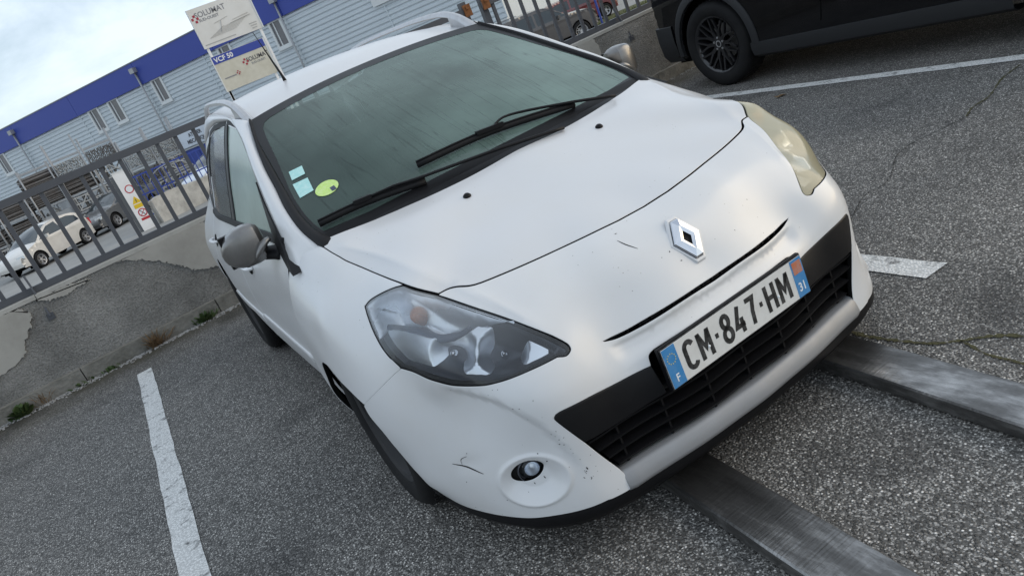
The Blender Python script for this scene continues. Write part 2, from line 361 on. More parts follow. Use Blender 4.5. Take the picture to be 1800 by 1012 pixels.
M['screen']=mat_glass('misted_windscreen',(.195,.285,.255),.42,.95)
M['sideglass']=mat_glass('misted_side_glass',(.46,.56,.50),.66,.95,False)
M['reargl']=mat_glass('clear_side_glass',(.16,.18,.18),.2,.55,False)
M['carglass']=P('tinted_glass',(.03,.04,.045),.06,spec=.8)
# ground
def mat_asphalt():
    m,nt,b=new_mat('asphalt'); tc=N(nt,'ShaderNodeTexCoord')
    v=N(nt,'ShaderNodeTexVoronoi',Scale=112,Randomness=1); nt.links.new(tc.outputs['Object'],v.inputs['Vector'])
    v2=N(nt,'ShaderNodeTexVoronoi',Scale=210); nt.links.new(tc.outputs['Object'],v2.inputs['Vector'])
    n=N(nt,'ShaderNodeTexNoise',Scale=1.1,Detail=8,Roughness=.6); nt.links.new(tc.outputs['Object'],n.inputs['Vector'])
    sp=N(nt,'ShaderNodeSeparateColor'); nt.links.new(v.outputs['Color'],sp.inputs[0])
    sp2=N(nt,'ShaderNodeSeparateColor'); nt.links.new(v2.outputs['Color'],sp2.inputs[0])
    chip=ramp(nt,sp.outputs[0],[(0,.04),(.45,.09),(.68,.17),(.84,.38),(1,.70)])
    core=ramp(nt,v.outputs['Distance'],[(.25,1),(.52,.0)])
    fine=ramp(nt,sp2.outputs[1],[(0,.03),(.7,.10),(1,.34)])
    c=mixc(nt,core,fine,chip)
    tint=ramp(nt,n.outputs['Fac'],[(.3,(1.0,.975,.93)),(.7,(1.55,1.48,1.37))]); c=mixc(nt,1.0,c,tint,'MULTIPLY')
    # mossy, dirty strip near the wall
    sep=N(nt,'ShaderNodeSeparateXYZ'); nt.links.new(tc.outputs['Object'],sep.inputs[0])
    nd=N(nt,'ShaderNodeTexNoise',Scale=3.5,Detail=6); nt.links.new(tc.outputs['Object'],nd.inputs['Vector'])
    ma=N(nt,'ShaderNodeMath',operation='MULTIPLY_ADD'); nt.links.new(nd.outputs['Fac'],ma.inputs[0]); ma.inputs[1].default_value=.9; nt.links.new(sep.outputs['Y'],ma.inputs[2])
    mr=N(nt,'ShaderNodeMapRange'); mr.inputs['From Min'].default_value=4.95; mr.inputs['From Max'].default_value=5.5; mr.inputs['To Max'].default_value=.75; nt.links.new(ma.outputs[0],mr.inputs['Value'])
    c=mixc(nt,mr.outputs[0],c,(.052,.046,.026))
    # oil stains
    ns=N(nt,'ShaderNodeTexNoise',Scale=1.7,Detail=5); nt.links.new(tc.outputs['Object'],ns.inputs['Vector']); st=ramp(nt,ns.outputs['Fac'],[(.56,0),(.72,.55)]); c=mixc(nt,st,c,(.018,.018,.019))
    nt.links.new(c,b.inputs['Base Color']); b.inputs['Roughness'].default_value=.72; b.inputs['Specular IOR Level'].default_value=.45
    bp=N(nt,'ShaderNodeBump'); bp.inputs['Strength'].default_value=.9; bp.inputs['Distance'].default_value=.006; nt.links.new(core,bp.inputs['Height']); nt.links.new(bp.outputs[0],b.inputs['Normal'])
    return m
M['asphalt']=mat_asphalt()
def mat_line():
    m,nt,b=new_mat('road_paint'); tc=N(nt,'ShaderNodeTexCoord')
    v=N(nt,'ShaderNodeTexVoronoi',Scale=95); nt.links.new(tc.outputs['Object'],v.inputs['Vector'])
    n=N(nt,'ShaderNodeTexNoise',Scale=14,Detail=8,Roughness=.75); nt.links.new(tc.outputs['Object'],n.inputs['Vector'])
    f=ramp(nt,n.outputs['Fac'],[(.54,0),(.66,.9)]); d=ramp(nt,v.outputs['Distance'],[(.35,0),(.62,.7)])
    c=mixc(nt,d,(.78,.78,.76),(.40,.40,.39)); c=mixc(nt,f,c,(.06,.06,.06)); nt.links.new(c,b.inputs['Base Color']); b.inputs['Roughness'].default_value=.75
    core=ramp(nt,v.outputs['Distance'],[(.25,1),(.52,0)]); bp=N(nt,'ShaderNodeBump'); bp.inputs['Strength'].default_value=.6; bp.inputs['Distance'].default_value=.004; nt.links.new(core,bp.inputs['Height']); nt.links.new(bp.outputs[0],b.inputs['Normal']); return m
M['line']=mat_line()
def mat_roughcast():
    m,nt,b=new_mat('roughcast'); tc=N(nt,'ShaderNodeTexCoord')
    n=N(nt,'ShaderNodeTexNoise',Scale=1.6,Detail=7,Roughness=.6); nt.links.new(tc.outputs['Object'],n.inputs['Vector'])
    c=ramp(nt,n.outputs['Fac'],[(.28,(.15,.147,.14)),(.5,(.26,.255,.24)),(.72,(.38,.37,.35))])
    g=N(nt,'ShaderNodeTexNoise',Scale=85,Detail=3,Roughness=.6); nt.links.new(tc.outputs['Object'],g.inputs['Vector'])
    c=mixc(nt,1.0,c,ramp(nt,g.outputs['Fac'],[(.35,.70),(.65,1.18)]),'MULTIPLY')
    nt.links.new(c,b.inputs['Base Color']); b.inputs['Roughness'].default_value=.92
    bp=N(nt,'ShaderNodeBump'); bp.inputs['Strength'].default_value=1; bp.inputs['Distance'].default_value=.02; nt.links.new(g.outputs['Fac'],bp.inputs['Height']); nt.links.new(bp.outputs[0],b.inputs['Normal']); return m
M['roughcast']=mat_roughcast()
M['render']=P('bare_render',(.40,.385,.35),.9,var=(4,.6,(.26,.25,.225)),bump=(40,.3,.004))
M['plinth']=P('plinth_concrete',(.24,.23,.205),.95,var=(7,.6,(.04,.04,.03)),bump=(45,.8,.012))
M['coping']=P('coping',(.42,.41,.38),.9,var=(8,.4,(.22,.21,.19)),bump=(60,.4,.004))
M['fence']=P('grey_fence_paint',(.075,.08,.092),.45,var=(9,.25,(.05,.05,.055)))
M['rust']=P('rust',(.25,.10,.035),.85,var=(25,.7,(.08,.035,.02)),bump=(60,.5,.004))
M['galv']=P('galvanised',(.36,.37,.38),.45,metal=.5,var=(8,.4,(.22,.22,.22)))
M['fork']=None
def mat_fork():
    m,nt,b=new_mat('worn_fork_steel'); tc=N(nt,'ShaderNodeTexCoord'); mp=N(nt,'ShaderNodeMapping'); mp.inputs['Scale'].default_value=(9,2.2,10); nt.links.new(tc.outputs['Object'],mp.inputs['Vector'])
    n=N(nt,'ShaderNodeTexNoise',Scale=2,Detail=8,Roughness=.7); nt.links.new(mp.outputs[0],n.inputs['Vector'])
    n2=N(nt,'ShaderNodeTexNoise',Scale=3.5,Detail=6); nt.links.new(tc.outputs['Object'],n2.inputs['Vector'])
    f=mixc(nt,.5,n.outputs['Color'],n2.outputs['Color']); bw=N(nt,'ShaderNodeRGBToBW'); nt.links.new(f,bw.inputs[0])
    c=ramp(nt,bw.outputs[0],[(.36,(.03,.029,.028)),(.51,(.16,.157,.153)),(.66,(.62,.61,.60))]); nt.links.new(c,b.inputs['Base Color']); b.inputs['Metallic'].default_value=.85
    nt.links.new(ramp(nt,bw.outputs[0],[(.35,.50),(.62,.24)]),b.inputs['Roughness'])
    mp2=N(nt,'ShaderNodeMapping'); mp2.inputs['Rotation'].default_value=(0,0,.7); mp2.inputs['Scale'].default_value=(3,40,1); nt.links.new(tc.outputs['Object'],mp2.inputs['Vector']); ns=N(nt,'ShaderNodeTexNoise',Scale=3,Detail=4); nt.links.new(mp2.outputs[0],ns.inputs['Vector'])
    bp=N(nt,'ShaderNodeBump'); bp.inputs['Strength'].default_value=.35; bp.inputs['Distance'].default_value=.003; nt.links.new(ns.outputs['Fac'],bp.inputs['Height']); nt.links.new(bp.outputs[0],b.inputs['Normal']); return m
M['fork']=mat_fork()
M['yard']=P('yard_concrete',(.30,.30,.29),.85,var=(.5,.4,(.13,.13,.125)),bump=(30,.2,.004))
M['grass']=P('grass',(.075,.085,.025),.9,var=(3,.6,(.13,.11,.05)),bump=(20,.8,.05))
M['leaf']=P('weed_leaf',(.055,.095,.03),.7,var=(20,.5,(.09,.10,.03)))
M['dry']=P('dry_stalk',(.20,.13,.07),.9,var=(30,.5,(.10,.065,.035)))
M['gravel']=P('pale_gravel',(.42,.41,.40),.9,var=(40,.6,(.2,.2,.19)))
M['moss']=P('moss',(.07,.066,.028),.95,var=(30,.6,(.03,.03,.012)),bump=(90,1,.006))
M['crack']=P('crack_dirt',(.022,.021,.019),.95)
M['blackcar']=P('black_car_paint',(.004,.004,.005),.06,spec=.55)
M['clad']=P('arch_cladding',(.018,.019,.021),.55,bump=(200,.15,.002))
def carp(n,c): return P(n,c,.35,coat=.9,coatr=.08,var=(2,.15))
M['p_silver']=carp('champagne_paint',(.64,.62,.58)); M['p_grey']=carp('grey_paint',(.11,.115,.12)); M['p_brown']=carp('brown_paint',(.07,.062,.058)); M['p_red']=carp('red_paint',(.13,.02,.025)); M['p_white']=carp('light_blue_paint',(.60,.66,.74))
M['sheet']=P('grey_cladding',(.54,.59,.62),.45,metal=.15,var=(.6,.2,(.36,.41,.44)))
M['blue']=P('blue_fascia',(.030,.055,.30),.42,var=(.4,.25,(.05,.085,.34)))
M['bluep']=P('blue_steel',(.03,.06,.30),.5)
M['whiteframe']=P('white_frame',(.62,.64,.64),.5)
M['shutter']=P('window_pane',(.10,.10,.11),.12,spec=.7,var=(1.5,.5,(.2,.19,.2)))
M['board']=P('sign_board',(.66,.655,.63),.6,var=(1.2,.35,(.45,.42,.36)))
M['board2']=P('old_sign_board',(.56,.54,.46),.6,var=(1.6,.5,(.36,.33,.24)))
M['ink']=P('sign_ink_grey',(.22,.22,.23),.6); M['inkd']=P('sign_ink_dark',(.07,.07,.08),.6); M['inkr']=P('sign_ink_red',(.35,.03,.05),.6); M['inkw']=P('sign_ink_white',(.7,.7,.7),.6); M['inkl']=P('sign_ink_pale',(.38,.38,.37),.6)
M['yellow']=P('yellow',(.70,.48,.02),.5); M['red']=P('sign_red',(.45,.03,.04),.5); M['pillar']=P('pillar_white',(.78,.78,.78),.55,var=(2,.3,(.5,.49,.46)))
M['barrier']=P('old_concrete',(.46,.45,.42),.9,var=(3,.6,(.16,.155,.145)),bump=(12,.5,.03))
M['frames']=P('scaffold_frame_zinc',(.46,.46,.45),.5,metal=.2,var=(2,.5,(.34,.32,.29)))
M['tubes']=P('scaffold_tube',(.20,.19,.18),.4,metal=.6,var=(3,.6,(.14,.10,.08)))

# ================= setting =================
def sheet(name,pts,mat,parent=None,kind='structure'):
    o=mk(name,pts,[tuple(range(len(pts)))],mat,parent); tag(o,kind=kind); return o
sheet('parking_ground',[(-80,-80,0),(80,-80,0),(80,5.2,0),(-80,5.2,0)],M['asphalt'])
sheet('yard_ground',[(-600,5.3,-1.0),(600,5.3,-1.0),(600,900,-1.0),(-600,900,-1.0)],M['yard'])
def strip_poly(x0,x1,y0,y1,z,j=.006,n=24):
    L=[(x0+random.uniform(-j,j),y0+(y1-y0)*i/n,z) for i in range(n+1)]; Rr=[(x1+random.uniform(-j,j),y0+(y1-y0)*i/n,z) for i in range(n,-1,-1)]; return L+Rr
def line(x0,x1,y0,y1,nm='parking_line'):
    n=40; V=[];F=[]
    for i in range(n+1):
        y=y0+(y1-y0)*i/n; V+=[(x0+random.uniform(-.004,.004),y,.004),(x1+random.uniform(-.004,.004),y,.004)]
    V[0]=(V[0][0],y0+.006,.004)
    for i in range(n): F.append((2*i,2*i+1,2*i+3,2*i+2))
    tag(mk(nm,V,F,M['line']),kind='structure')
line(-1.616,-1.512,-.6,4.50); line(.945,1.055,.14,4.5); line(3.335,3.435,-.9,4.5); line(5.85,5.95,-.9,4.5); line(-4.15,-4.05,-.6,4.5)

# ---- car master surface: star-shaped RBF about O --------------------------
O=np.array([0.,1.05,.36])
CTRL=[(0,.06,.08),(0,.0,.13),(0,-.014,.157),(0,-.008,.214),(0,0,.30),(0,.0,.40),(0,.014,.48),(0,.042,.532),(0,.073,.586),(0,.097,.634),(0,.14,.68),
(0,.25,.732),(0,.45,.80),(0,.72,.884),(0,.85,.918),(0,1.05,.955),
(.25,-.004,.157),(.25,.006,.214),(.25,.012,.40),(.2,.052,.532),(.22,.09,.586),(.22,.115,.634),(.22,.16,.685),(.25,.28,.738),
(.27,.45,.795),(.273,.723,.873),(.3,.9,.915),
(.44,.02,.157),(.44,.035,.25),(.35,.082,.521),(.42,.04,.36),
(.442,.084,.553),(.40,.12,.60),(.42,.17,.655),(.45,.25,.705),(.5,.36,.752),
(.596,.39,.753),(.648,.485,.795),(.652,.70,.835),(.703,.981,.909),(.50,.70,.868),(.55,.93,.912),(.5,.5,.803),
(.559,.065,.434),(.519,.045,.341),(.526,.034,.165),(.617,.082,.165),(.69,.161,.165),(.748,.279,.165),(.785,.401,.165),(.801,.505,.165),
(.60,.115,.52),(.675,.21,.50),(.745,.34,.50),(.64,.135,.33),(.70,.205,.33),(.76,.32,.33),(.80,.42,.30),
(.69,.25,.60),(.60,.155,.57),(.55,.2,.64),(.685,.42,.765),(.66,.37,.735),(.705,.44,.735),(.68,.31,.69),
(.74,.617,.755),(.76,.56,.70),(.772,.51,.645),(.772,.46,.595),
(.868,.64,.46),(.852,.59,.345),(.84,.56,.284),(.825,.51,.217),(.82,.49,.45),
(.872,.74,.53),(.875,.86,.575),(.872,1.0,.545),(.865,1.12,.46),(.86,1.17,.36),(.825,1.2,.25),(.80,1.2,.18),
(.862,.84,.66),(.84,.80,.73),(.77,.85,.82),(.72,.85,.86),
(.852,1.3,.45),(.85,1.3,.65),(.83,1.28,.78),(.785,1.25,.875),(.745,1.15,.92),(.79,1.3,.22)]
def rbf_fit(ctrl,lam=2e-5):
    P=[]
    for x,y,z in ctrl:
        P.append((x,y,z))
        if x>0: P.append((-x,y,z))
    P=np.array(P,float)-O; r=np.linalg.norm(P,axis=1); D=P/r[:,None]
    n=len(D); A=np.linalg.norm(D[:,None]-D[None],axis=2)**3
    B=np.c_[np.ones(n),D]
    M=np.zeros((n+4,n+4)); M[:n,:n]=A+lam*np.eye(n); M[:n,n:]=B; M[n:,:n]=B.T
    w=np.linalg.solve(M,np.r_[r,np.zeros(4)])
    return D,w
CD,CW=rbf_fit(CTRL)
def rho(d):
    d=np.atleast_2d(d)
    return (np.linalg.norm(d[:,None]-CD[None],axis=2)**3)@CW[:-4]+CW[-4]+d@CW[-3:]
TILT=math.radians(35)
AX=np.array([0,-math.cos(TILT),math.sin(TILT)]); AU=np.array([0,math.sin(TILT),math.cos(TILT)]); AR=np.array([1.,0,0])
def chart(p):
    d=np.atleast_2d(np.asarray(p,float))-O; d/=np.linalg.norm(d,axis=1)[:,None]
    c=np.clip(d@AX,-1,1); th=np.arccos(c); x=d@AR; y=d@AU; s=np.hypot(x,y); s[s<1e-9]=1
    return np.c_[th*x/s,th*y/s]
def unchart(ab):
    ab=np.atleast_2d(np.asarray(ab,float)); th=np.hypot(ab[:,0],ab[:,1]); t=np.where(th<1e-9,1,th); s=np.sin(th)/t
    return np.cos(th)[:,None]*AX+(s*ab[:,0])[:,None]*AR+(s*ab[:,1])[:,None]*AU
def base_pt(ab):
    d=unchart(ab); return O+rho(d)[:,None]*d

# ---- car flank surface x = side_x(y,z) ------------------------------------
SZ=np.array([.10,.15,.22,.35,.50,.62,.75,.83,.88,.92,1.0,1.1,1.2,1.3,1.36,1.42])
SX=np.array([.74,.765,.79,.826,.851,.852,.842,.826,.800,.778,.748,.712,.670,.620,.585,.545])
def side_x(y,z):
    y=np.asarray(y,float); z=np.asarray(z,float)
    k=np.zeros_like(z)
    for dz,wt in ((-.03,.25),(0,.5),(.03,.25)): k=k+wt*np.interp(z+dz,SZ,SX)
    wz=.35+.65*np.clip((z-.7)/.3,0,1); q=np.clip(y-2.65,0,9)
    return k-wz*.115*q*q/(q+.22)-.05*np.clip((y-3.9)/.3,0,1)**2

# feature lines of the front end, in the angular chart of the master surface
FC={"shut":[(0.0689,-0.1908),(0.2074,-0.1761),(0.303,-0.1624),(0.3952,-0.1478),(0.4831,-0.1302),(0.5642,-0.1086),(0.608,-0.0814),(0.6335,-0.0694),(0.6606,-0.0657)],"hl_up_hood":[(0.6606,-0.0657),(0.6924,-0.0247),(0.7356,0.0339)],"hl_in":[(0.661,-0.0674),(0.5786,-0.1748),(0.5105,-0.2607),(0.4596,-0.3268),(0.4381,-0.3599)],"hl_tip":[(0.4381,-0.3599),(0.4313,-0.3749),(0.4333,-0.3865),(0.4483,-0.3899),(0.4673,-0.379)],"hl_low":[(0.4673,-0.379),(0.5029,-0.3726),(0.5362,-0.3661),(0.5799,-0.3578),(0.6143,-0.3498),(0.6474,-0.3396),(0.6773,-0.325),(0.7054,-0.3087),(0.7333,-0.2894),(0.7634,-0.2627),(0.7962,-0.2341),(0.8347,-0.2014),(0.8737,-0.1686)],"hl_out":[(0.8737,-0.1686),(0.888,-0.1304),(0.901,-0.0841),(0.9066,-0.0408),(0.9082,0.0023),(0.906,0.0512),(0.9027,0.0918)],"hl_top":[(0.9027,0.0918),(0.8736,0.0952),(0.8275,0.0807),(0.7733,0.056),(0.7356,0.0339)],"hood_edge":[(0.6606,-0.0657),(0.6924,-0.0247),(0.7355,0.035),(0.7924,0.1135),(0.8516,0.2093),(0.9145,0.3326),(0.9397,0.3986),(0.963,0.4639),(0.984,0.5357)],"hood_corner":[(0.984,0.5357),(0.9881,0.5607),(0.9793,0.5726),(0.9568,0.571)],"hood_rear":[(0.9568,0.571),(0.9252,0.5645),(0.8386,0.5576),(0.7091,0.5613),(0.5373,0.5541),(0.2426,0.5615),(-0.0153,0.5693)],"joint":[(0.8737,-0.1686),(0.9147,-0.168),(1.0019,-0.1701),(1.1175,-0.1701)],"arch_b":[(1.1247,-0.1744),(1.1292,-0.2208),(1.1178,-0.2908),(1.1167,-0.3628),(1.1057,-0.4524),(1.0815,-0.5103),(1.072,-0.5613)],"bottom":[(1.072,-0.5613),(1.0484,-0.5823),(1.0399,-0.6128),(1.0009,-0.6358),(0.9563,-0.6491),(0.8957,-0.6616),(0.8352,-0.6734),(0.7766,-0.6838),(0.718,-0.6968),(0.6661,-0.7066),(0.6182,-0.7161),(0.5649,-0.7263),(0.5209,-0.7356),(0.4834,-0.7465),(0.4562,-0.7533)],"grille_e":[(0.4562,-0.7533),(0.4557,-0.7294),(0.46,-0.705),(0.4869,-0.6403),(0.5081,-0.5789)],"ins_e":[(0.5081,-0.5789),(0.5266,-0.5313),(0.5394,-0.4961),(0.5404,-0.4858),(0.5337,-0.4807)],"ins_top":[(0.5337,-0.4807),(0.5145,-0.482),(0.4527,-0.4978),(0.3715,-0.5216),(0.2779,-0.5362)],"pl_notch":[(0.2779,-0.5362),(0.2726,-0.5163),(0.2651,-0.51),(0.2512,-0.5072)],"pl_top":[(0.2512,-0.5072),(0.199,-0.5078),(0.1242,-0.5105),(0.0069,-0.5126)],"slot_u":[(0.3582,-0.4203),(0.3363,-0.4243),(0.2853,-0.4325),(0.2174,-0.4355),(0.1063,-0.4397),(-0.0002,-0.4427)],"slot_l":[(0.3582,-0.4203),(0.3465,-0.4307),(0.311,-0.4436),(0.2396,-0.451),(0.1181,-0.4539),(0.0107,-0.4586)],"arch_f":[(1.1175,-0.1701),(1.158,-0.1068),(1.2127,-0.0231),(1.2425,0.0472),(1.2731,0.1069),(1.3584,0.1803),(1.5301,0.2905)],"ridge":[(0.7704,-0.2537),(0.7225,-0.3045),(0.6772,-0.3486),(0.6331,-0.3907),(0.592,-0.4489),(0.5672,-0.4967),(0.547,-0.5692),(0.5328,-0.6325),(0.525,-0.6797)],"crest":[(0.949,0.5301),(0.8548,0.3399),(0.7476,0.1483),(0.6478,-0.0142),(0.5724,-0.1307),(0.5184,-0.2166),(0.474,-0.2866),(0.4405,-0.3509)],"fog_c":[(0.6666,-0.608),(0.5798,-0.6318),(0.6855,-0.6646)],"lamp_c":[(0.6755,-0.5876),(0.6312,-0.5944),(0.6841,-0.6152)],"hl_div":[(0.8726,-0.0182),(0.8069,-0.0805),(0.7226,-0.1408),(0.6594,-0.1722),(0.6164,-0.1885)],"ref1":[(0.6936,-0.2195)],"ref2":[(0.5754,-0.2864)],"ind":[(0.7332,-0.0653)],"ins_in":[(0.2729,-0.5422),(0.2703,-0.6177)],"ins_low":[(0.2703,-0.6177),(0.3875,-0.6084),(0.4915,-0.5845),(0.5081,-0.5789)],"logo":[(0.0023,-0.3291)],"scr":[(0.1637,-0.2353),(0.1538,-0.2568),(0.1353,-0.2825)],"crk":[(0.884,-0.4919),(0.8456,-0.509),(0.8175,-0.5257),(0.7906,-0.544),(0.763,-0.558)],"crk2":[(0.8497,-0.5045),(0.8427,-0.488),(0.8173,-0.4856)]}
# ================= white estate car =================
SGN=(-1,1)
FC={k:np.array(v) for k,v in FC.items()}
def mir(P): P=np.array(P,float).copy(); P[:,0]*=-1; return P
RIDGE=np.array(cspline(FC['ridge'],5)); SLU=np.array(cspline(FC['slot_u'],5)); SLL=np.array(cspline(FC['slot_l'],5))
SLU[-1,0]=SLL[-1,0]=0.0
SLL=SLL*.88+np.c_[SLL[:,0],np.interp(SLL[:,0],np.sort(SLU[:,0]),SLU[np.argsort(SLU[:,0]),1])]*.12; SLL[0]=SLU[0]
FOGc=FC['fog_c'][0]; FOGm=np.linalg.inv(np.c_[FC['fog_c'][1]-FOGc,FC['fog_c'][2]-FOGc])
HOLEc=FC['lamp_c'][0]; HOLEa=FC['lamp_c'][1]-HOLEc; HOLEb=FC['lamp_c'][2]-HOLEc
DENTc=chart([(.735,.30,.33)])[0]
CREST=np.array(cspline(FC['crest'],4))
_o=np.argsort(SLL[:,0]); SLX=SLL[_o,0]; SLY=SLL[_o,1]
def disp(ab):
    ab=np.atleast_2d(ab); q=np.c_[np.abs(ab[:,0]),ab[:,1]]; d=np.zeros(len(q))
    near=(q[:,1]<-.1)
    # stepped shoulder of the bumper corner
    r,s=dist_poly(q,RIDGE); sg=r*s*RS
    fade=np.exp(-(np.maximum(r-.02,0)/.13)**2)
    end=smoothstep(0,.10,np.hypot(q[:,0]-RIDGE[0,0],q[:,1]-RIDGE[0,1]))
    end=end*smoothstep(.0,.20,np.hypot(q[:,0]-RIDGE[-1,0],q[:,1]-RIDGE[-1,1]))
    d-=.013*smoothstep(-.002,.020,sg)*fade*end
    rc_,sc_=dist_poly(q,CREST); fo=smoothstep(0,.12,np.hypot(q[:,0]-CREST[-1,0],q[:,1]-CREST[-1,1]))*smoothstep(0,.10,np.hypot(q[:,0]-CREST[0,0],q[:,1]-CREST[0,1]))
    d+=(.0105*np.exp(-np.sqrt((rc_/.026)**2+.04)*1.6))*fo
    # air slot scoop
    rl,_u=dist_poly(q,SLL); below=q[:,1]<np.interp(q[:,0],SLX,SLY)
    outer=q[:,0]>SLL[:,0].max()
    chan=smoothstep(0,.020,rl)*smoothstep(.066,.030,rl)
    lip=np.exp(-((rl-.034)/.012)**2)
    d-=np.where(below&~outer,.010*chan*smoothstep(0,.05,SLL[:,0].max()-q[:,0]),0)
    # fog lamp cup
    l=(q-FOGc)@FOGm.T; rr=np.hypot(l[:,0],l[:,1])
    d-=.020*smoothstep(.95,.42,rr); d+=.0045*np.exp(-((rr-1.03)/.10)**2)
    # dent with crack beside the lamp (only on the dented side)
    g=np.hypot((ab[:,0]+DENTc[0])/.05,(ab[:,1]-DENTc[1])/.022); d-=.004*np.exp(-g**2)
    return d
_t=np.array([FOGc]); _r,_s=dist_poly(_t,RIDGE); RS=_s[0] if _s[0]!=0 else 1
def front_fn(ab):
    d=unchart(ab); return O+(rho(d)+disp(ab))[:,None]*d
def fxz(uv,inset=0.0):
    uv=np.atleast_2d(uv); x=uv[:,0];z=uv[:,1]; a=np.full(len(x),-.3); b=np.full(len(x),.95)
    for _ in range(34):
        m=(a+b)/2; p=np.c_[x,m,z]-O; r=np.linalg.norm(p,axis=1); f=r-rho(p/r[:,None]); a=np.where(f>0,m,a); b=np.where(f>0,b,m)
    return np.c_[x,(a+b)/2+inset,z]
def seg(*names):
    out=[]
    for n in names:
        rev=n.startswith('-'); p=FC[n.lstrip('-')]; p=cspline(p[::-1] if rev else p,4)
        out+=[q for i,q in enumerate(p) if not(out and i==0)]
    return out
def symm(half):
    half=[np.array(p) for p in half]
    if abs(half[0][0])<1e-3: half[0][0]=0
    m=[np.array((-p[0],p[1])) for p in half[::-1]]
    o=half+m; r=[]
    for p in o:
        if not r or np.linalg.norm(p-r[-1])>1e-4: r.append(p)
    if np.linalg.norm(r[0]-r[-1])<1e-4:r.pop()
    return np.array(r)
car=empty('estate_car',(0,0,0),0,'white estate car with misted windscreen, black front plate inserts and silver roof rails','car')
CO=O
ctr=lambda n,i: np.array((0.0,FC[n][i][1]))
# hood
hh=[ctr('shut',0)]+seg('shut')[1:]+seg('hood_edge')[1:]+seg('hood_corner')[1:]+seg('hood_rear')[1:]; hh[-1]=np.array((0,hh[-1][1]))
hood_out=symm(hh)
surf_panel('hood',front_fn,hood_out,M['whitedew'],car,h=.02,ref=CO,shrink=.0052,rim=.014,rimmat=M['dark'])
surf_panel('hood_gap_underlay',front_fn,poly_offset(resample(hood_out,.03),.028),M['dark'],car,h=.05,ref=CO,off=-.032,rim=0)  # dark sheet added under the hood gaps to keep light from showing through
# bumper
bh=[ctr('pl_top',-1)]+seg('-pl_top')[1:]+seg('-pl_notch')[1:]+seg('-ins_top')[1:]+seg('-ins_e')[1:]+seg('-grille_e')[1:]+seg('-bottom')[1:]+seg('-arch_b')[1:]+seg('-joint')[0:]+seg('-hl_low')[1:]+seg('-hl_tip')[1:]+seg('-hl_in')[1:]+seg('-shut')[1:]; bh[-1]=np.array((0,bh[-1][1]))
bump_out=symm(bh)
slot=symm(list(SLU[::-1])+list(SLL[1:])) if False else np.array(list(SLU)+list(mir(SLU)[::-1][1:])+list(mir(SLL)[1:])+list(SLL[::-1][1:-1]))
fog=np.array([HOLEc+HOLEa*math.cos(t)*1.05+HOLEb*math.sin(t)*1.05 for t in np.linspace(0,2*math.pi,40,endpoint=False)])
BEX=[]
for sx in SGN:
    for rr in np.r_[np.arange(.30,.56,.06),np.arange(.56,1.25,.035)]:
        for t in np.linspace(0,2*math.pi,72,endpoint=False):
            l=FOGc+np.linalg.inv(FOGm)@np.array((rr*math.cos(t),rr*math.sin(t))); BEX.append((sx*l[0],l[1]))
    for dd in (-.012,-.018,-.024,-.030,-.036,-.042,-.05,-.06,.006):
        for a in SLL[2::1]:
            BEX.append((sx*a[0],a[1]+dd))
BEX=np.array(BEX)
surf_panel('front_bumper',front_fn,bump_out,M['white'],car,holes=[slot,fog,mir(fog)],h=.012,ref=CO,shrink=.0022,rim=.016,hshrink=0,extra=BEX,rimmat=M['dark'])
# slot backing and ribs
sb=surf_panel('air_slot',front_fn,poly_offset(slot,.012),M['black'],car,h=.02,ref=CO,off=-.028,rim=0)
for k in range(-8,9):
    a=k*.035; i=np.argmin(abs(SLU[:,0]-abs(a))); j=np.argmin(abs(SLL[:,0]-abs(a)))
    if i==0: continue
    u=front_fn(np.array([(a,SLU[i,1])]))[0]; l=front_fn(np.array([(a,SLL[j,1])]))[0]
    MB().bar(u+np.array((0,.022,.0)),l+np.array((0,.012,0)),.004,.012).obj('rib',M['black'],sb)
# fenders, headlights
A2=lambda pts: chart(np.array(pts))
fend=seg('hl_out')+seg('hl_top')[1:]+list(seg('hood_edge')[8:])
fend+=list(A2([(.722,.985,.915),(.735,1.06,.928)]))
fend+=cspline(A2([(.762,1.11,.925),(.80,1.095,.865),(.835,1.09,.78),(.848,1.10,.70),(.852,1.14,.58),(.852,1.20,.48),(.848,1.225,.40),(.83,1.235,.30),(.80,1.24,.20)]),4)
fend+=list(A2([(.795,1.205,.19)]))
fend+=cspline(A2([(.80,1.20,.20),(.825,1.19,.26),(.855,1.155,.38),(.866,1.09,.47),(.873,1.0,.54),(.876,.93,.568)]),3)
fend+=[FC['arch_f'][4]]+seg('-arch_f')[8:]+seg('-joint')[1:]
def clean(P,e=2.5e-3):
    r=[]
    for p in P:
        if not r or np.linalg.norm(np.array(p)-r[-1])>e: r.append(np.array(p))
    if np.linalg.norm(r[0]-r[-1])<e:r.pop()
    return np.array(r)
fend=clean(fend)
hlo=clean(seg('hl_top')+seg('hl_up_hood')[::-1][1:]+seg('hl_in')[1:]+seg('hl_tip')[1:]+seg('hl_low')[1:]+seg('hl_out')[1:])
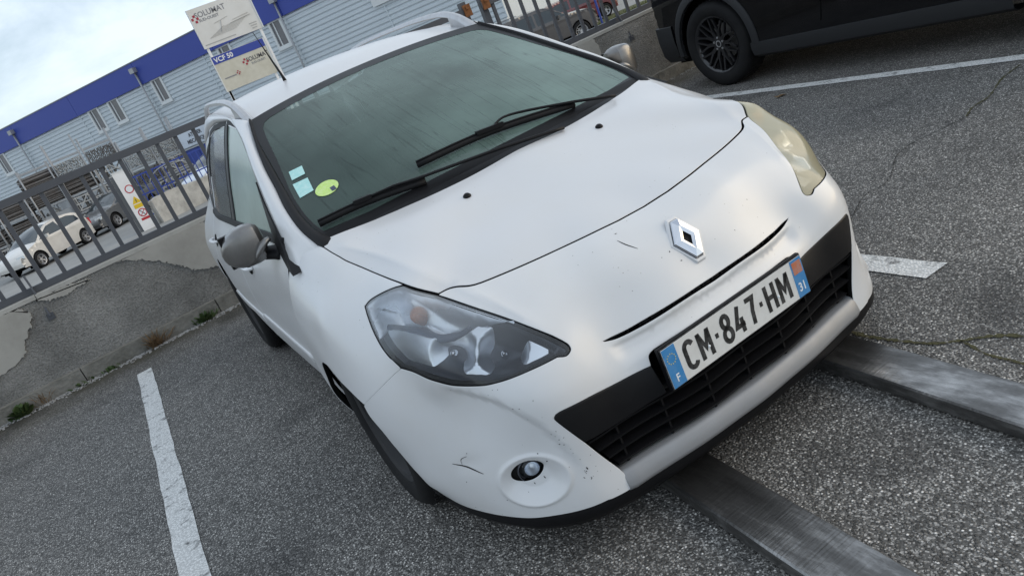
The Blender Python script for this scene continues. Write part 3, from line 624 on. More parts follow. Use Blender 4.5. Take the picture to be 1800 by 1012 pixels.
for s in SGN:
    f=fend if s>0 else mir(fend)
    surf_panel('fender',front_fn,f,M['white'],car,h=.018,ref=CO,shrink=.0018,rim=.018,rimmat=M['dark'])
    jb=np.array(seg('joint')); jp=np.r_[jb+[.02,.02],(jb-[.02,.02])[::-1]]; jp=jp if s>0 else mir(jp)
    surf_panel('joint_backing',front_fn,jp,M['dark'],car,h=.04,ref=CO,off=-.02,rim=0)  # dark strip added behind the joint to keep light out of the gap
    h0=hlo if s>0 else mir(hlo)
    lens=surf_panel('headlight',front_fn,h0,M['lens'] if s<0 else M['lens_sungold'],car,h=.016,ref=CO,shrink=.003,rim=.02,off=-.003)
    lens['label']='clear condensation-misted headlight' if s<0 else 'yellowed hazy headlight with sun gold painted into its lens'
    # seal ring and bowl
    ring=poly_offset(resample(h0,.012),-.001); surf_panel('lamp_seal',front_fn,poly_offset(ring,.004),M['rubber'],lens,holes=[poly_offset(ring,-.006)],h=.012,ref=CO,off=-.0075,rim=.01,hshrink=0)
    big=poly_offset(resample(h0,.02),.006)
    # zoned reflector housing, deeper towards the middle
    def bowl(ab,s=s,h0=h0):
        p,n=fn_normals(front_fn,np.atleast_2d(ab),CO); d,_=dist_poly(ab,h0,True); ins=in_poly(np.atleast_2d(ab),h0)
        return p-n*(.012+.058*smoothstep(0,.06,np.where(ins,d,0)))[:,None]
    dv=np.array(cspline(FC['hl_div'],4)); dv=dv if s>0 else mir(dv)
    surf_panel('housing',bowl,big,M['bowl'],lens,h=.014,ref=CO,rim=0)
    up=np.array(list(dv)+[q if s>0 else np.array((-q[0],q[1])) for q in clean(seg('-hl_in')[8:]+seg('hl_up_hood')[1:]+seg('-hl_top')[1:]+seg('-hl_out')[1:14])])
    surf_panel('indicator_reflector',bowl,poly_offset(resample(clean(up),.012),-.004),M['chrome_r'],lens,h=.012,ref=CO,off=.006,rim=.01)
    # ribs
    rb=[bowl(np.array([p]))[0] for p in dv]; nn=fn_normals(front_fn,dv,CO)[1]
    MB().tube([p+n*.022 for p,n in zip(rb,nn)],[.010]*4+[.014]*(len(rb)-8)+[.010]*4,8,sq=.8).obj('divider',M['divider'],lens,True)
    cs=[(FC['ref1'][0]*[s,1],.068),(FC['ref2'][0]*[s,1],.060)]
    def refl(ab,cs=cs):
        ab=np.atleast_2d(ab); p,n=fn_normals(front_fn,ab,CO); dep=np.full(len(ab),.030)
        for c,R_ in cs:
            d=np.hypot((ab[:,0]-c[0])/1.12,ab[:,1]-c[1]); dep=dep+.062*np.clip(1-(d/(R_*1.08))**2,0,1)**1.5
        return p-n*dep[:,None]
    lowp=poly_offset(resample(h0,.012),-.020); o_=np.argsort(dv[:,0]); lowp[:,1]=np.minimum(lowp[:,1],np.interp(lowp[:,0],dv[o_,0],dv[o_,1])-.010)
    rf=surf_panel('reflector',refl,clean(lowp,.004),M['chrome_r'],lens,h=.0065,ref=CO,rim=.01)
    for c,R_ in cs:
        p,n=fn_normals(front_fn,np.array([c]),CO); Mx=frame_mat(p[0]-n[0]*.052,Vector(n[0]),(0,0,1))
        MB().lathe([(.0001,.010),(.006,.008),(.010,.0),(.010,-.03)],16,Mx).obj('bulb_cap',M['chrome'],rf,True)
    c=FC['ind'][0].copy(); c[0]*=s; p,n=fn_normals(front_fn,np.array([c]),CO); p=p[0]-n[0]*.04
    Mx=frame_mat(p,Vector(n[0]),(0,0,1)); MB().lathe([(.0001,.022),(.014,.018),(.022,.008),(.024,-.004),(.024,-.03)],24,Mx).obj('indicator_bulb',M['amber'],lens,True)
    # fog lamp
    c=HOLEc.copy(); c[0]*=s; p,n=fn_normals(lambda ab:O+rho(unchart(ab))[:,None]*unchart(ab),np.array([c]),CO); q=p[0]-n[0]*.042
    Mx=frame_mat(q,Vector((n[0][0]*.5,-1,0)),(0,0,1))
    fl=MB().lathe([(.0001,.010),(.016,.008),(.028,.003),(.034,-.005)],32,Mx).obj('fog_lamp',M['lens'],car,True)
    MB().lathe([(.036,.010),(.039,.008),(.040,-.004),(.035,-.006),(.026,-.022),(.012,-.036),(.0001,-.038)],32,Mx).obj('bowl',M['bowl'],fl,True,35)
    MB().lathe([(.020,.004),(.018,-.012),(.008,-.022),(.0001,-.024)],20,Mx).obj('fog_reflector',M['chrome_r'],fl,True)
    MB().lathe([(.060,-.014),(.037,-.004),(.037,.002),(.060,-.008)],32,Mx).obj('shroud',M['black'],fl,True,35)
# ---- lower front: inserts, grille, lip, spoiler, plate
insp=clean(seg('ins_top')+seg('ins_in')[1:]+seg('ins_low')[1:]+seg('ins_e')[1:])
for s in SGN:
    ip=insp if s>0 else mir(insp)
    surf_panel('bumper_insert',front_fn,ip,M['gloss'],car,h=.02,ref=CO,shrink=.003,rim=.03,off=.001,bev=.003)
fx=lambda uv:fxz(uv,.07)
surf_panel('grille_backing',fx,[(-.56,.14),(.56,.14),(.56,.47),(-.56,.47)],M['dark'],car,h=.05,rim=0)
gr=empty('lower_grille',(0,0,0)); gr.parent=car
XS=np.linspace(-.50,.50,41)
def band(xs,prof):
    V=[];F=[];m=len(prof)
    base=fxz(np.c_[xs,np.full(len(xs),.30)])
    for (x,y,_) in base:
        for dy,z in prof: V.append((x,y+dy,z))
    n=len(xs)
    for i in range(n-1):
        for k in range(m): F.append((i*m+k,(i+1)*m+k,(i+1)*m+(k+1)%m,i*m+(k+1)%m))
    F.append(tuple(range(m-1,-1,-1))); F.append(tuple((n-1)*m+k for k in range(m))); return V,F
for z,xm in ((.228,.455),(.262,.475),(.296,.495),(.330,.51)):
    V,F=band(np.linspace(-xm,xm,41),[(.004,z+.002),(.008,z-.006),(.055,z-.002),(.055,z+.010)]); mk('slat',V,F,M['black'],gr)
for x in (-.42,-.28,-.14,0,.14,.28,.42):
    y=fxz([(x,.3)])[0][1]; MB().box((x,y+.034,.272),(.006,.04,.13)).obj('divider',M['black'],gr)
V,F=band(np.linspace(-.535,.535,41),[(.022,.352),(.018,.340),(.06,.338),(.06,.352)]); mk('crossbar',V,F,M['black'],gr)
# silver lip
xs=np.linspace(-.462,.462,49); base=fxz(np.c_[xs,np.full(49,.185)])
prof=[(.060,.208),(.030,.213),(.012,.213),(.004,.210),(-.002,.203),(-.012,.172),(-.012,.164),(-.006,.157),(.004,.153),(.03,.150)]
V=[];F=[];m=len(prof)
for i,(x,y,_) in enumerate(base):
    k=1-.0*abs(x)
    for dy,z in prof: V.append((x,y+dy+ (.006 if i in(0,48) else 0),z))
for i in range(48):
    for k in range(m-1): F.append((i*m+k,(i+1)*m+k,(i+1)*m+k+1,i*m+k+1))
F.append(tuple(range(m-1,-1,-1))); F.append(tuple(48*m+k for k in range(m)))
mk('bumper_lip',V,F,M['lipsilver'],car,True,None,50)
# black spoiler under the bumper, wrapping to the wheel arches
bp_=base_pt(np.array(seg('bottom'))*[1,1]); half=[tuple(p) for p in bp_]; 
cen=[(x,fxz([(x,.16)])[0][1],.158) for x in (.42,.32,.2,.1,0)]
path=half+cen; path=path+[(-p[0],p[1],p[2]) for p in path[::-1][1:]]
V=[];F=[]
for x,y,z in path:
    r=math.hypot(x,y-1.05); ox,oy=x/r,(y-1.05)/r
    for k,zz in ((-.010,z+.012),(-.004,z-.004),(-.006,z-.03),(-.022,z-.052),(-.07,z-.055)): V.append((x+ox*k,y+oy*k,zz))
for i in range(len(path)-1):
    for k in range(4): F.append((i*5+k,i*5+k+1,(i+1)*5+k+1,(i+1)*5+k))
mk('spoiler_lip',V,F,M['black'],car,True)
# number plate
PZ0,PZ1=.352,.463; PY0,PY1=-.006,0.0
pc=Vector((0,(PY0+PY1)/2-.006,(PZ0+PZ1)/2)); pu=Vector((0,PY1-PY0,PZ1-PZ0)).normalized(); PM=frame_mat(pc,(1,0,0),pu)
np_=empty('number_plate',(0,0,0)); np_.parent=car
MB().box((0,0,-.0085),(.531,.120,.012),PM).obj('plate_holder',M['black'],np_)
MB().box((0,0,-.0005),(.526,.116,.003),PM).obj('plate_rim',M['plateblack'],np_)
MB().box((0,0,.0012),(.521,.111,.003),PM).obj('plate_face',M['plate'],np_)
for s in SGN: MB().box((s*.2385,0,.0030),(.043,.110,.0012),PM).obj('blue_band',M['plateblue'],np_)
def stroke_glyph(strokes,x0,w,h,th,z):
    b=MB()
    for st in strokes:
        pts=[Vector((x0+(p[0]-.5)*w,(p[1]-.5)*h,z)) for p in st]
        L=[];n=len(pts); cl=(pts[0]-pts[-1]).length<1e-6
        for i,p in enumerate(pts):
            a=pts[i-1] if i>0 else (pts[-2] if cl else None); c=pts[i+1] if i<n-1 else (pts[1] if cl else None)
            d1=(p-a).normalized() if a is not None else None; d2=(c-p).normalized() if c is not None else None
            if d1 is None:d1=d2
            if d2 is None:d2=d1
            n1=Vector((-d1.y,d1.x,0)); n2=Vector((-d2.y,d2.x,0)); nn=(n1+n2); nn=nn.normalized() if nn.length>.1 else n1; k=1/max(.5,nn.dot(n1)); L.append((p+nn*th/2*k,p-nn*th/2*k))
        V=[v for q in L for v in q]; V+= [v-Vector((0,0,.001)) for v in V]
        F=[(2*i,2*i+2,2*i+3,2*i+1) for i in range(n-1)]
        b.add([PM@v for v in V[:2*n]],[f[::-1] for f in F])
    return b
def arc(cx,cy,rx,ry,a0,a1,n=8): return [(cx+rx*math.cos(math.radians(a0+(a1-a0)*i/n)),cy+ry*math.sin(math.radians(a0+(a1-a0)*i/n))) for i in range(n+1)]
GL={'C':[arc(.5,.75,.45,.22,20,180,8)+arc(.5,.25,.45,.22,180,340,8)],
'M':[[(.05,0),(.05,1)],[(.05,.97),(.5,.38),(.95,.97)],[(.95,1),(.95,0)]],
'8':[arc(.5,.75,.38,.22,-90,270,16),arc(.5,.26,.45,.24,-90,270,16)],
'4':[[(.62,1),(.05,.28),(1.0,.28)],[(.72,.55),(.72,0)]],
'7':[[(.05,.96),(.95,.96),(.62,.5),(.5,0)]],
'H':[[(.07,0),(.07,1)],[(.93,0),(.93,1)],[(.07,.5),(.93,.5)]],
'-':[[(.2,.5),(.8,.5)]]}
x=-.203
for ch,wd in (('C',.048),('M',.056),('-',.028),('8',.046),('4',.048),('7',.046),('-',.028),('H',.050),('M',.056)):
    stroke_glyph(GL[ch],x+wd/2,wd*.66,.076,.0135,.0031).obj('character',M['plateblack'],np_); x+=wd
    if ch=='-': pass
text_obj('country_letter','F',.030,M['platewhite'],np_,PM@Matrix.Translation((-.2385,-.033,.0042)),.9,off=.0006)
text_obj('department_number','31',.036,M['platewhite'],np_,PM@Matrix.Translation((.2385,-.028,.0042)),.8,off=.0008)
MB().box((.2385,.030,.0038),(.034,.036,.0012),PM).obj('regional_emblem',M['regio'],np_)
st=MB()
for k in range(12):
    a=k*math.pi/6; st.lathe([(.0001,.0008),(.0018,.0008),(.0018,0)],5,PM@Matrix.Translation((-.2385+.0135*math.cos(a),.022+.0135*math.sin(a),.0036))@Matrix.Rotation(-math.pi/2,4,'Y'))
st.obj('star_ring',M['starsy'],np_)
for x in (-.118,.148): MB().lathe([(.0001,.0022),(.003,.0018),(.0042,.0)],10,PM@Matrix.Translation((x,-.012,.003))@Matrix.Rotation(-math.pi/2,4,'Y')).obj('rivet',M['platewhite'],np_,True)
# emblem
lc=FC['logo'][0].copy(); lc[0]=0; p,n=fn_normals(front_fn,np.array([lc]),CO); p=p[0];n=n[0]; upv=Vector((0,n[2]*-1*-1,-n[1])); EMf=frame_mat(p+n*.002,(1,0,0),upv)
EK=1.06
OUTL=[(-.0115,.056),(.0115,.056),(.0415,.002),(.0115,-.054),(-.0115,-.054),(-.0415,.002)]
MIDL=[(-.002,.036),(.002,.036),(.0225,.001),(.002,-.034),(-.002,-.034),(-.0225,.001)]
INL=[(-.001,.021),(.001,.021),(.0125,.001),(.001,-.020),(-.001,-.020),(-.0125,.001)]
def ringm(loops):
    V=[];F=[]
    for L,z in loops: V+=[EMf@Vector((q[0]*EK,q[1]*EK,z)) for q in L]
    for r in range(len(loops)-1):
        for i in range(6): F.append((r*6+i,r*6+(i+1)%6,(r+1)*6+(i+1)%6,(r+1)*6+i))
    return V,F
em=empty('front_emblem'); em.parent=car
sc=lambda L,k:[(x*k,y*k) for x,y in L]
V,F=ringm([(sc(OUTL,1.24),-.008),(sc(OUTL,1.17),-.0008),(sc(OUTL,1.05),.0),(sc(OUTL,1.03),-.002)]); mk('surround',V,F,M['white'],em)
V,F=ringm([(OUTL,-.004),(OUTL,.004),(sc(OUTL,.955),.007),(MIDL,.0125),(INL,.0085),(INL,-.002)]); mk('chrome_diamond',V,F,M['chrome'],em)
mk('diamond_centre',[EMf@Vector((q[0]*EK,q[1]*EK,.001)) for q in sc(OUTL,.7)],[(0,1,2,3,4,5)],M['black'],em)
# washer nozzles
for s in SGN:
    c=chart([(s*.273,.723,.873)]); p,n=fn_normals(front_fn,c,CO); Mx=frame_mat(p[0],Vector(n[0]),(0,1,0))
    MB().lathe([(.0001,.010),(.008,.009),(.013,.004),(.014,-.002)],14,Mx).obj('washer_nozzle',M['black'],car,True)
# scratches
def scratch(name,pts,wd,mat,side=-1):
    L=np.array(cspline(np.array(pts),5)); L[:,0]*=side; p,n=fn_normals(front_fn,L,CO); V=[];F=[]
    for i in range(len(p)):
        t=p[min(i+1,len(p)-1)]-p[max(i-1,0)]; o=np.cross(t,n[i]); o/=max(np.linalg.norm(o),1e-9); k=wd*(.25+.75*math.sin(math.pi*(i+.5)/len(p)))
        V+=[p[i]+n[i]*.0006+o*k/2,p[i]+n[i]*.0006-o*k/2]
    for i in range(len(p)-1): F.append((2*i,2*i+1,2*i+3,2*i+2))
    mk(name,V,F,mat,car)
scratch('scratch',FC['scr'],.003,M['crack']); scratch('bumper_crack',FC['crk'][:4],.0045,M['crack']); scratch('bumper_crack',FC['crk2'],.0018,M['crack'])
# stone chips along the bumper corner
chips=MB(); rc=random.Random(3)
for k in range(70):
    t=rc.random(); base_=RIDGE[int((.35+.65*t)*(len(RIDGE)-1))]; ab=np.array([[-(base_[0]-abs(rc.gauss(0,.02))*rc.choice((1,-.6))),base_[1]+rc.gauss(0,.018)]]); ab[0,0]=-abs(ab[0,0]); 
    if rc.random()<.4: ab=np.array([[-(FOGc[0]+rc.gauss(0,.11)),FOGc[1]+rc.gauss(0,.07)]])
    if rc.random()<.22: ab=np.array([[rc.uniform(-.3,.3),rc.uniform(-.42,-.16)]])
    if not in_poly(ab,bump_out)[0] or in_poly(ab,slot)[0] or in_poly(ab,mir(fog))[0]: continue
    p,n=fn_normals(front_fn,ab,CO); p=p[0]+n[0]*.0005; u=np.cross(n[0],(0.3,.2,1)); u/=np.linalg.norm(u); v=np.cross(n[0],u); a=rc.random()*6.28; r_=.0008*(1+2.2*rc.random()**3); e1=(math.cos(a)*u+math.sin(a)*v)*r_*rc.uniform(1,2.6); e2=(-math.sin(a)*u+math.cos(a)*v)*r_
    chips.add([p+e1,p+e2*.8+e1*.2,p-e1,p-e2],[(0,1,2,3)])
tag(chips.obj('stone_chips',M['crack'],car),kind='stuff')
# ---- windscreen

# ---- windscreen surface (s across, t up) ----------------------------------
WSE=np.array([(.664,.955,.905),(.683,1.045,.943),(.682,1.155,.995),(.659,1.319,1.074),(.637,1.459,1.142),(.606,1.649,1.235),(.559,1.822,1.321)])
WST=np.r_[0,np.cumsum(np.linalg.norm(np.diff(WSE,axis=0),axis=1))]; WST/=WST[-1]
def ws_fn(st):
    st=np.atleast_2d(np.asarray(st,float)); s=st[:,0]; t=st[:,1]
    c=np.polynomial.polynomial.polyfit(WST,WSE,4); e=np.stack([np.polynomial.polynomial.polyval(t,c[:,k]) for k in range(3)],1)
    b=.02*4*t*(1-t); yc=.865+1.02*t-b*.4; zc=.918+.436*t+b
    k=np.abs(s)**2.2
    return np.c_[e[:,0]*s,yc+(e[:,1]-yc)*k,zc+(e[:,2]-zc)*k]

WSREF=(0,2.2,.9)
rect=[(-1,-.04)]+[(-1,t) for t in np.linspace(0,1,12)]+[(s,1) for s in np.linspace(-.9,.9,14)]+[(1,t) for t in np.linspace(1,0,12)]+[(1,-.04)]+[(s,-.04) for s in np.linspace(.9,-.9,14)]
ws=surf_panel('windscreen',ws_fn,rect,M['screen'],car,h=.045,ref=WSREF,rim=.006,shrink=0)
inner=[(-.985,.06),(-.985,.2),(-.983,.38),(-.96,.61),(-.943,.80),(-.935,.885),(-.91,.918),(-.86,.932),(-.5,.935),(0,.94),(.5,.935),(.86,.932),(.91,.918),(.935,.885),(.943,.80),(.96,.61),(.983,.38),(.985,.2),(.985,.06),(.5,.015),(0,.01),(-.5,.015)]
surf_panel('frit_band',ws_fn,rect,M['gloss'],ws,holes=[np.array(inner)],h=.04,ref=WSREF,rim=0,off=.0012,hshrink=0)
st1=surf_panel('sticker',ws_fn,[(-.938,.487),(-.859,.476),(-.868,.418),(-.946,.426)],M['sticker_t'],ws,h=.02,ref=WSREF,rim=0,off=.0022)
surf_panel('sticker',ws_fn,[(-.954,.401),(-.869,.388),(-.88,.299),(-.958,.301)],M['sticker_t'],ws,h=.02,ref=WSREF,rim=0,off=.0022)
st3=surf_panel('sticker',ws_fn,[(-.821+.062*math.cos(a),.271+.042*math.sin(a)) for a in np.linspace(0,6.283,24,endpoint=False)],M['sticker_g'],ws,h=.02,ref=WSREF,rim=0,off=.0022)
surf_panel('sticker_print',ws_fn,[(-.81,.262),(-.785,.262),(-.785,.236),(-.81,.236)],M['divider'],st3,h=.02,ref=WSREF,rim=0,off=.003)
surf_panel('sensor_pad',ws_fn,[(-.05,.575),(.03,.57),(.03,.545),(-.05,.55)],M['black'],ws,h=.03,ref=WSREF,rim=0,off=-.004)
surf_panel('sensor_pad',ws_fn,[(.02,.84),(.09,.84),(.09,.79),(.02,.79)],M['black'],ws,h=.03,ref=WSREF,rim=0,off=-.004)
TRO=np.array([(.700,.90,.845),(.711,.955,.900),(.720,1.081,.957),(.708,1.221,1.024),(.684,1.348,1.086),(.661,1.486,1.153),(.627,1.631,1.225),(.572,1.831,1.324)])
tro=np.array(cspline(TRO,5)); wse=np.array(cspline(np.r_[[(.650,.91,.855)],WSE],5))
WB=np.array([(.79,1.02,.852),(.775,1.10,.902),(.768,1.22,.945),(.735,1.36,1.03),(.712,1.48,1.105),(.687,1.60,1.175),(.641,1.80,1.275),(.59,2.10,1.350)])
WB[:,0]=side_x(WB[:,1],WB[:,2]); wb=np.array(cspline(WB,5))
def loft(name,rows,mat,parent,sharp=None):
    m=len(rows[0]); V=[tuple(p) for r in rows for p in r]; F=[(i*m+k,i*m+k+1,(i+1)*m+k+1,(i+1)*m+k) for i in range(len(rows)-1) for k in range(m-1)]
    o=mk(name,V,F,mat,parent,True,None,sharp)
    return o
fl=lambda A:np.array(A)*[-1,1,1]
for s in SGN:
    g=(lambda A:A) if s>0 else fl
    mid=(wse+tro)/2+[.004,-.006,.008]
    loft('screen_trim',[g(wse+[.002,0,.001]),g(wse+[.006,-.004,.007]),g(mid),g(tro+[-.003,-.003,.003]),g(tro+[.001,.004,-.008])],M['rubber'],car)
    kk=smoothstep(0,.45,np.linspace(0,1,len(tro)))[:,None]; b=np.array((.012,-.010,.010))*kk-np.array((0,0,.004))*(1-kk)
    loft('a_pillar',[g(tro+[-.002,.004,-.012]),g(tro+[.001,0,-.001]-(1-kk)*[0,0,.004]),g(tro*.75+wb*.25+b*.8),g((tro+wb)/2+b),g(tro*.25+wb*.75+b*.8),g(wb+kk*[.002,0,.002]),g(wb+[-.012,.004,-.002])],M['white'],car)
# cowl
cw=[]
for sx in np.linspace(-1,1,33):
    w0=ws_fn([(sx,.035)])[0]; cw.append(w0)
cw=np.array(cw); fr=cw.copy(); fr[:,1]-=.10; fr[:,2]-=.055
loft('cowl',[cw+[0,0,.004],cw+[0,-.03,-.012],fr+[0,.02,.002],fr+[0,-.06,-.05]],M['black'],car)
# wipers
def on_ws(pts,off):
    L=np.array(cspline(np.array(pts,float),6)); p,n=fn_normals(ws_fn,L,WSREF); o=off if hasattr(off,'__len__') else [off]*len(p)
    o=np.interp(np.linspace(0,1,len(p)),np.linspace(0,1,len(o)),o); return p+n*o[:,None]
for bl,ar in (([(-.417,.123),(0.0,.104),(.492,.038)],[(.02,.105),(.10,.118),(.214,.105),(.485,.032),(.73,-.03)]),([(-.975,.09),(-.756,.075),(-.463,.030)],[(-.72,.072),(-.60,.055),(-.455,.033),(-.066,-.01),(.30,-.05)])):
    wp=empty('wiper'); wp.parent=car
    b=on_ws(bl,.014); MB().tube(b,.0075,6,sq=1.6).obj('blade',M['rubber'],wp,True)
    MB().tube(b+[0,-.002,.012],.004,6).obj('blade_spine',M['black'],wp,True)
    a=on_ws(ar,[.03,.036,.032,.03,.02]); MB().tube(a,np.linspace(.006,.011,len(a)),6,sq=.6).obj('arm',M['black'],wp,True)
    i=len(b)//2; MB().bar(b[i-1]+[0,-.003,.014],b[i+1]+[0,-.003,.014],.022,.014).obj('arm_joint',M['black'],wp)
# ---- roof
def zc(y): return np.interp(y,[1.8,1.885,2.05,2.2,2.6,3.2,3.8,4.1],[1.325,1.352,1.395,1.422,1.448,1.452,1.415,1.36])
_yy=np.linspace(1.75,4.12,60); _zz=zc(_yy)
for _ in range(14): _zz[1:-1]=(_zz[:-2]+2*_zz[1:-1]+_zz[2:])/4
def xr(y): return np.interp(y,[1.8,2.2,2.5,2.8,3.2,3.6,4.1],[.572,.575,.568,.548,.51,.47,.42])
def roof_fn(uv):
    uv=np.atleast_2d(uv); x=uv[:,0]; y=uv[:,1]; return np.c_[x,y,np.interp(y,_yy,_zz)-.034*(x/.57)**2-.012*(x/.57)**6]
ro=[(x,1.888-.058*(x/.57)**2) for x in np.linspace(-.572,.572,25)]+[(xr(y),y) for y in np.linspace(1.9,4.08,16)]+[(-xr(y),y) for y in np.linspace(4.08,1.9,16)]
surf_panel('roof',roof_fn,ro,M['whitedew'],car,h=.04,ref=(0,2.8,.5),rim=.012)
for s in SGN:
    ys=np.linspace(1.832,4.08,30); e=roof_fn(np.c_[xr(ys),ys]); zt=np.interp(ys,[1.83,2.1,2.6,3.2,3.7,4.08],[1.285,1.350,1.365,1.345,1.30,1.25]); wt=np.c_[side_x(ys,zt),ys,zt]
    g=(lambda A:A) if s>0 else fl
    loft('cant_rail',[g(e+[-.01,0,-.012]),g(e+[.004,0,-.004]),g(e*.66+wt*.34+[.012,0,.010]),g(e*.3+wt*.7+[.010,0,.006]),g(wt),g(wt+[-.012,0,0])],M['white'],car)
    # roof rail: tapered foot, arch, long run
    rl=[];
    for y,dz,wd in ((1.845,.004,.030),(1.90,.026,.028),(1.97,.046,.025),(2.06,.056,.022),(2.2,.056,.02),(2.5,.050,.018),(2.9,.046,.017),(3.2,.042,.017),(3.4,.032,.019),(3.55,.015,.024),(3.62,.0,.028)):
        p=roof_fn([(xr(y)-.012,y)])[0]; rl.append((p+[0,0,dz],wd))
    V=[];F=[]; c8=[(-.5,-.25),(-.42,.2),(-.15,.5),(.2,.5),(.5,.15),(.5,-.3),(.2,-.5),(-.2,-.5)]
    pp=np.array(cspline([np.r_[p,wd] for p,wd in rl],5))
    for q in pp:
        for a_,b_ in c8: V.append(np.array((q[0]+a_*q[3]*1.5,q[1],q[2]+b_*q[3]*1.3)))
    n=len(pp)
    for i in range(n-1):
        for k in range(8): F.append((i*8+k,i*8+(k+1)%8,(i+1)*8+(k+1)%8,(i+1)*8+k))
    F.append(tuple(range(7,-1,-1))); F.append(tuple((n-1)*8+k for k in range(8)))
    V=g(np.array(V)); 
    rr=mk('roof_rail',V,F,M['silver'],car,True,None,38)
    f0=rl[0][0]; blk=[]
    for y0,y1,y2 in ((1.84,1.95,2.06),(3.5,3.64,3.76)):
        a=[roof_fn([(xr(y)-.012,y)])[0] for y in np.linspace(y0,y2,7)]
        b=[np.array([np.interp(y,pp[:,1],pp[:,k]) for k in range(3)]) for y in np.linspace(y0,y2,7)]
        V=[];F=[]
        for p,q in zip(a,b):
            for dx in (-.014,.014): V+=[(p[0]+dx,p[1],p[2]-.006),(q[0]+dx,q[1],q[2])]
        for i in range(6):
            F+=[(4*i,4*i+1,4*i+5,4*i+4),(4*i+2,4*i+6,4*i+7,4*i+3)]
        F+=[(0,2,3,1),(24,25,27,26)]
        mk('rail_foot',g(np.array(V)),F,M['silver'],rr)
MB().tube([(-.25,2.29,1.42),(-.25,2.30,1.445),(-.25,2.42,1.63),(-.25,2.45,1.675)],[.009,.006,.0022,.0018],8).obj('antenna',M['rubber'],car,True)
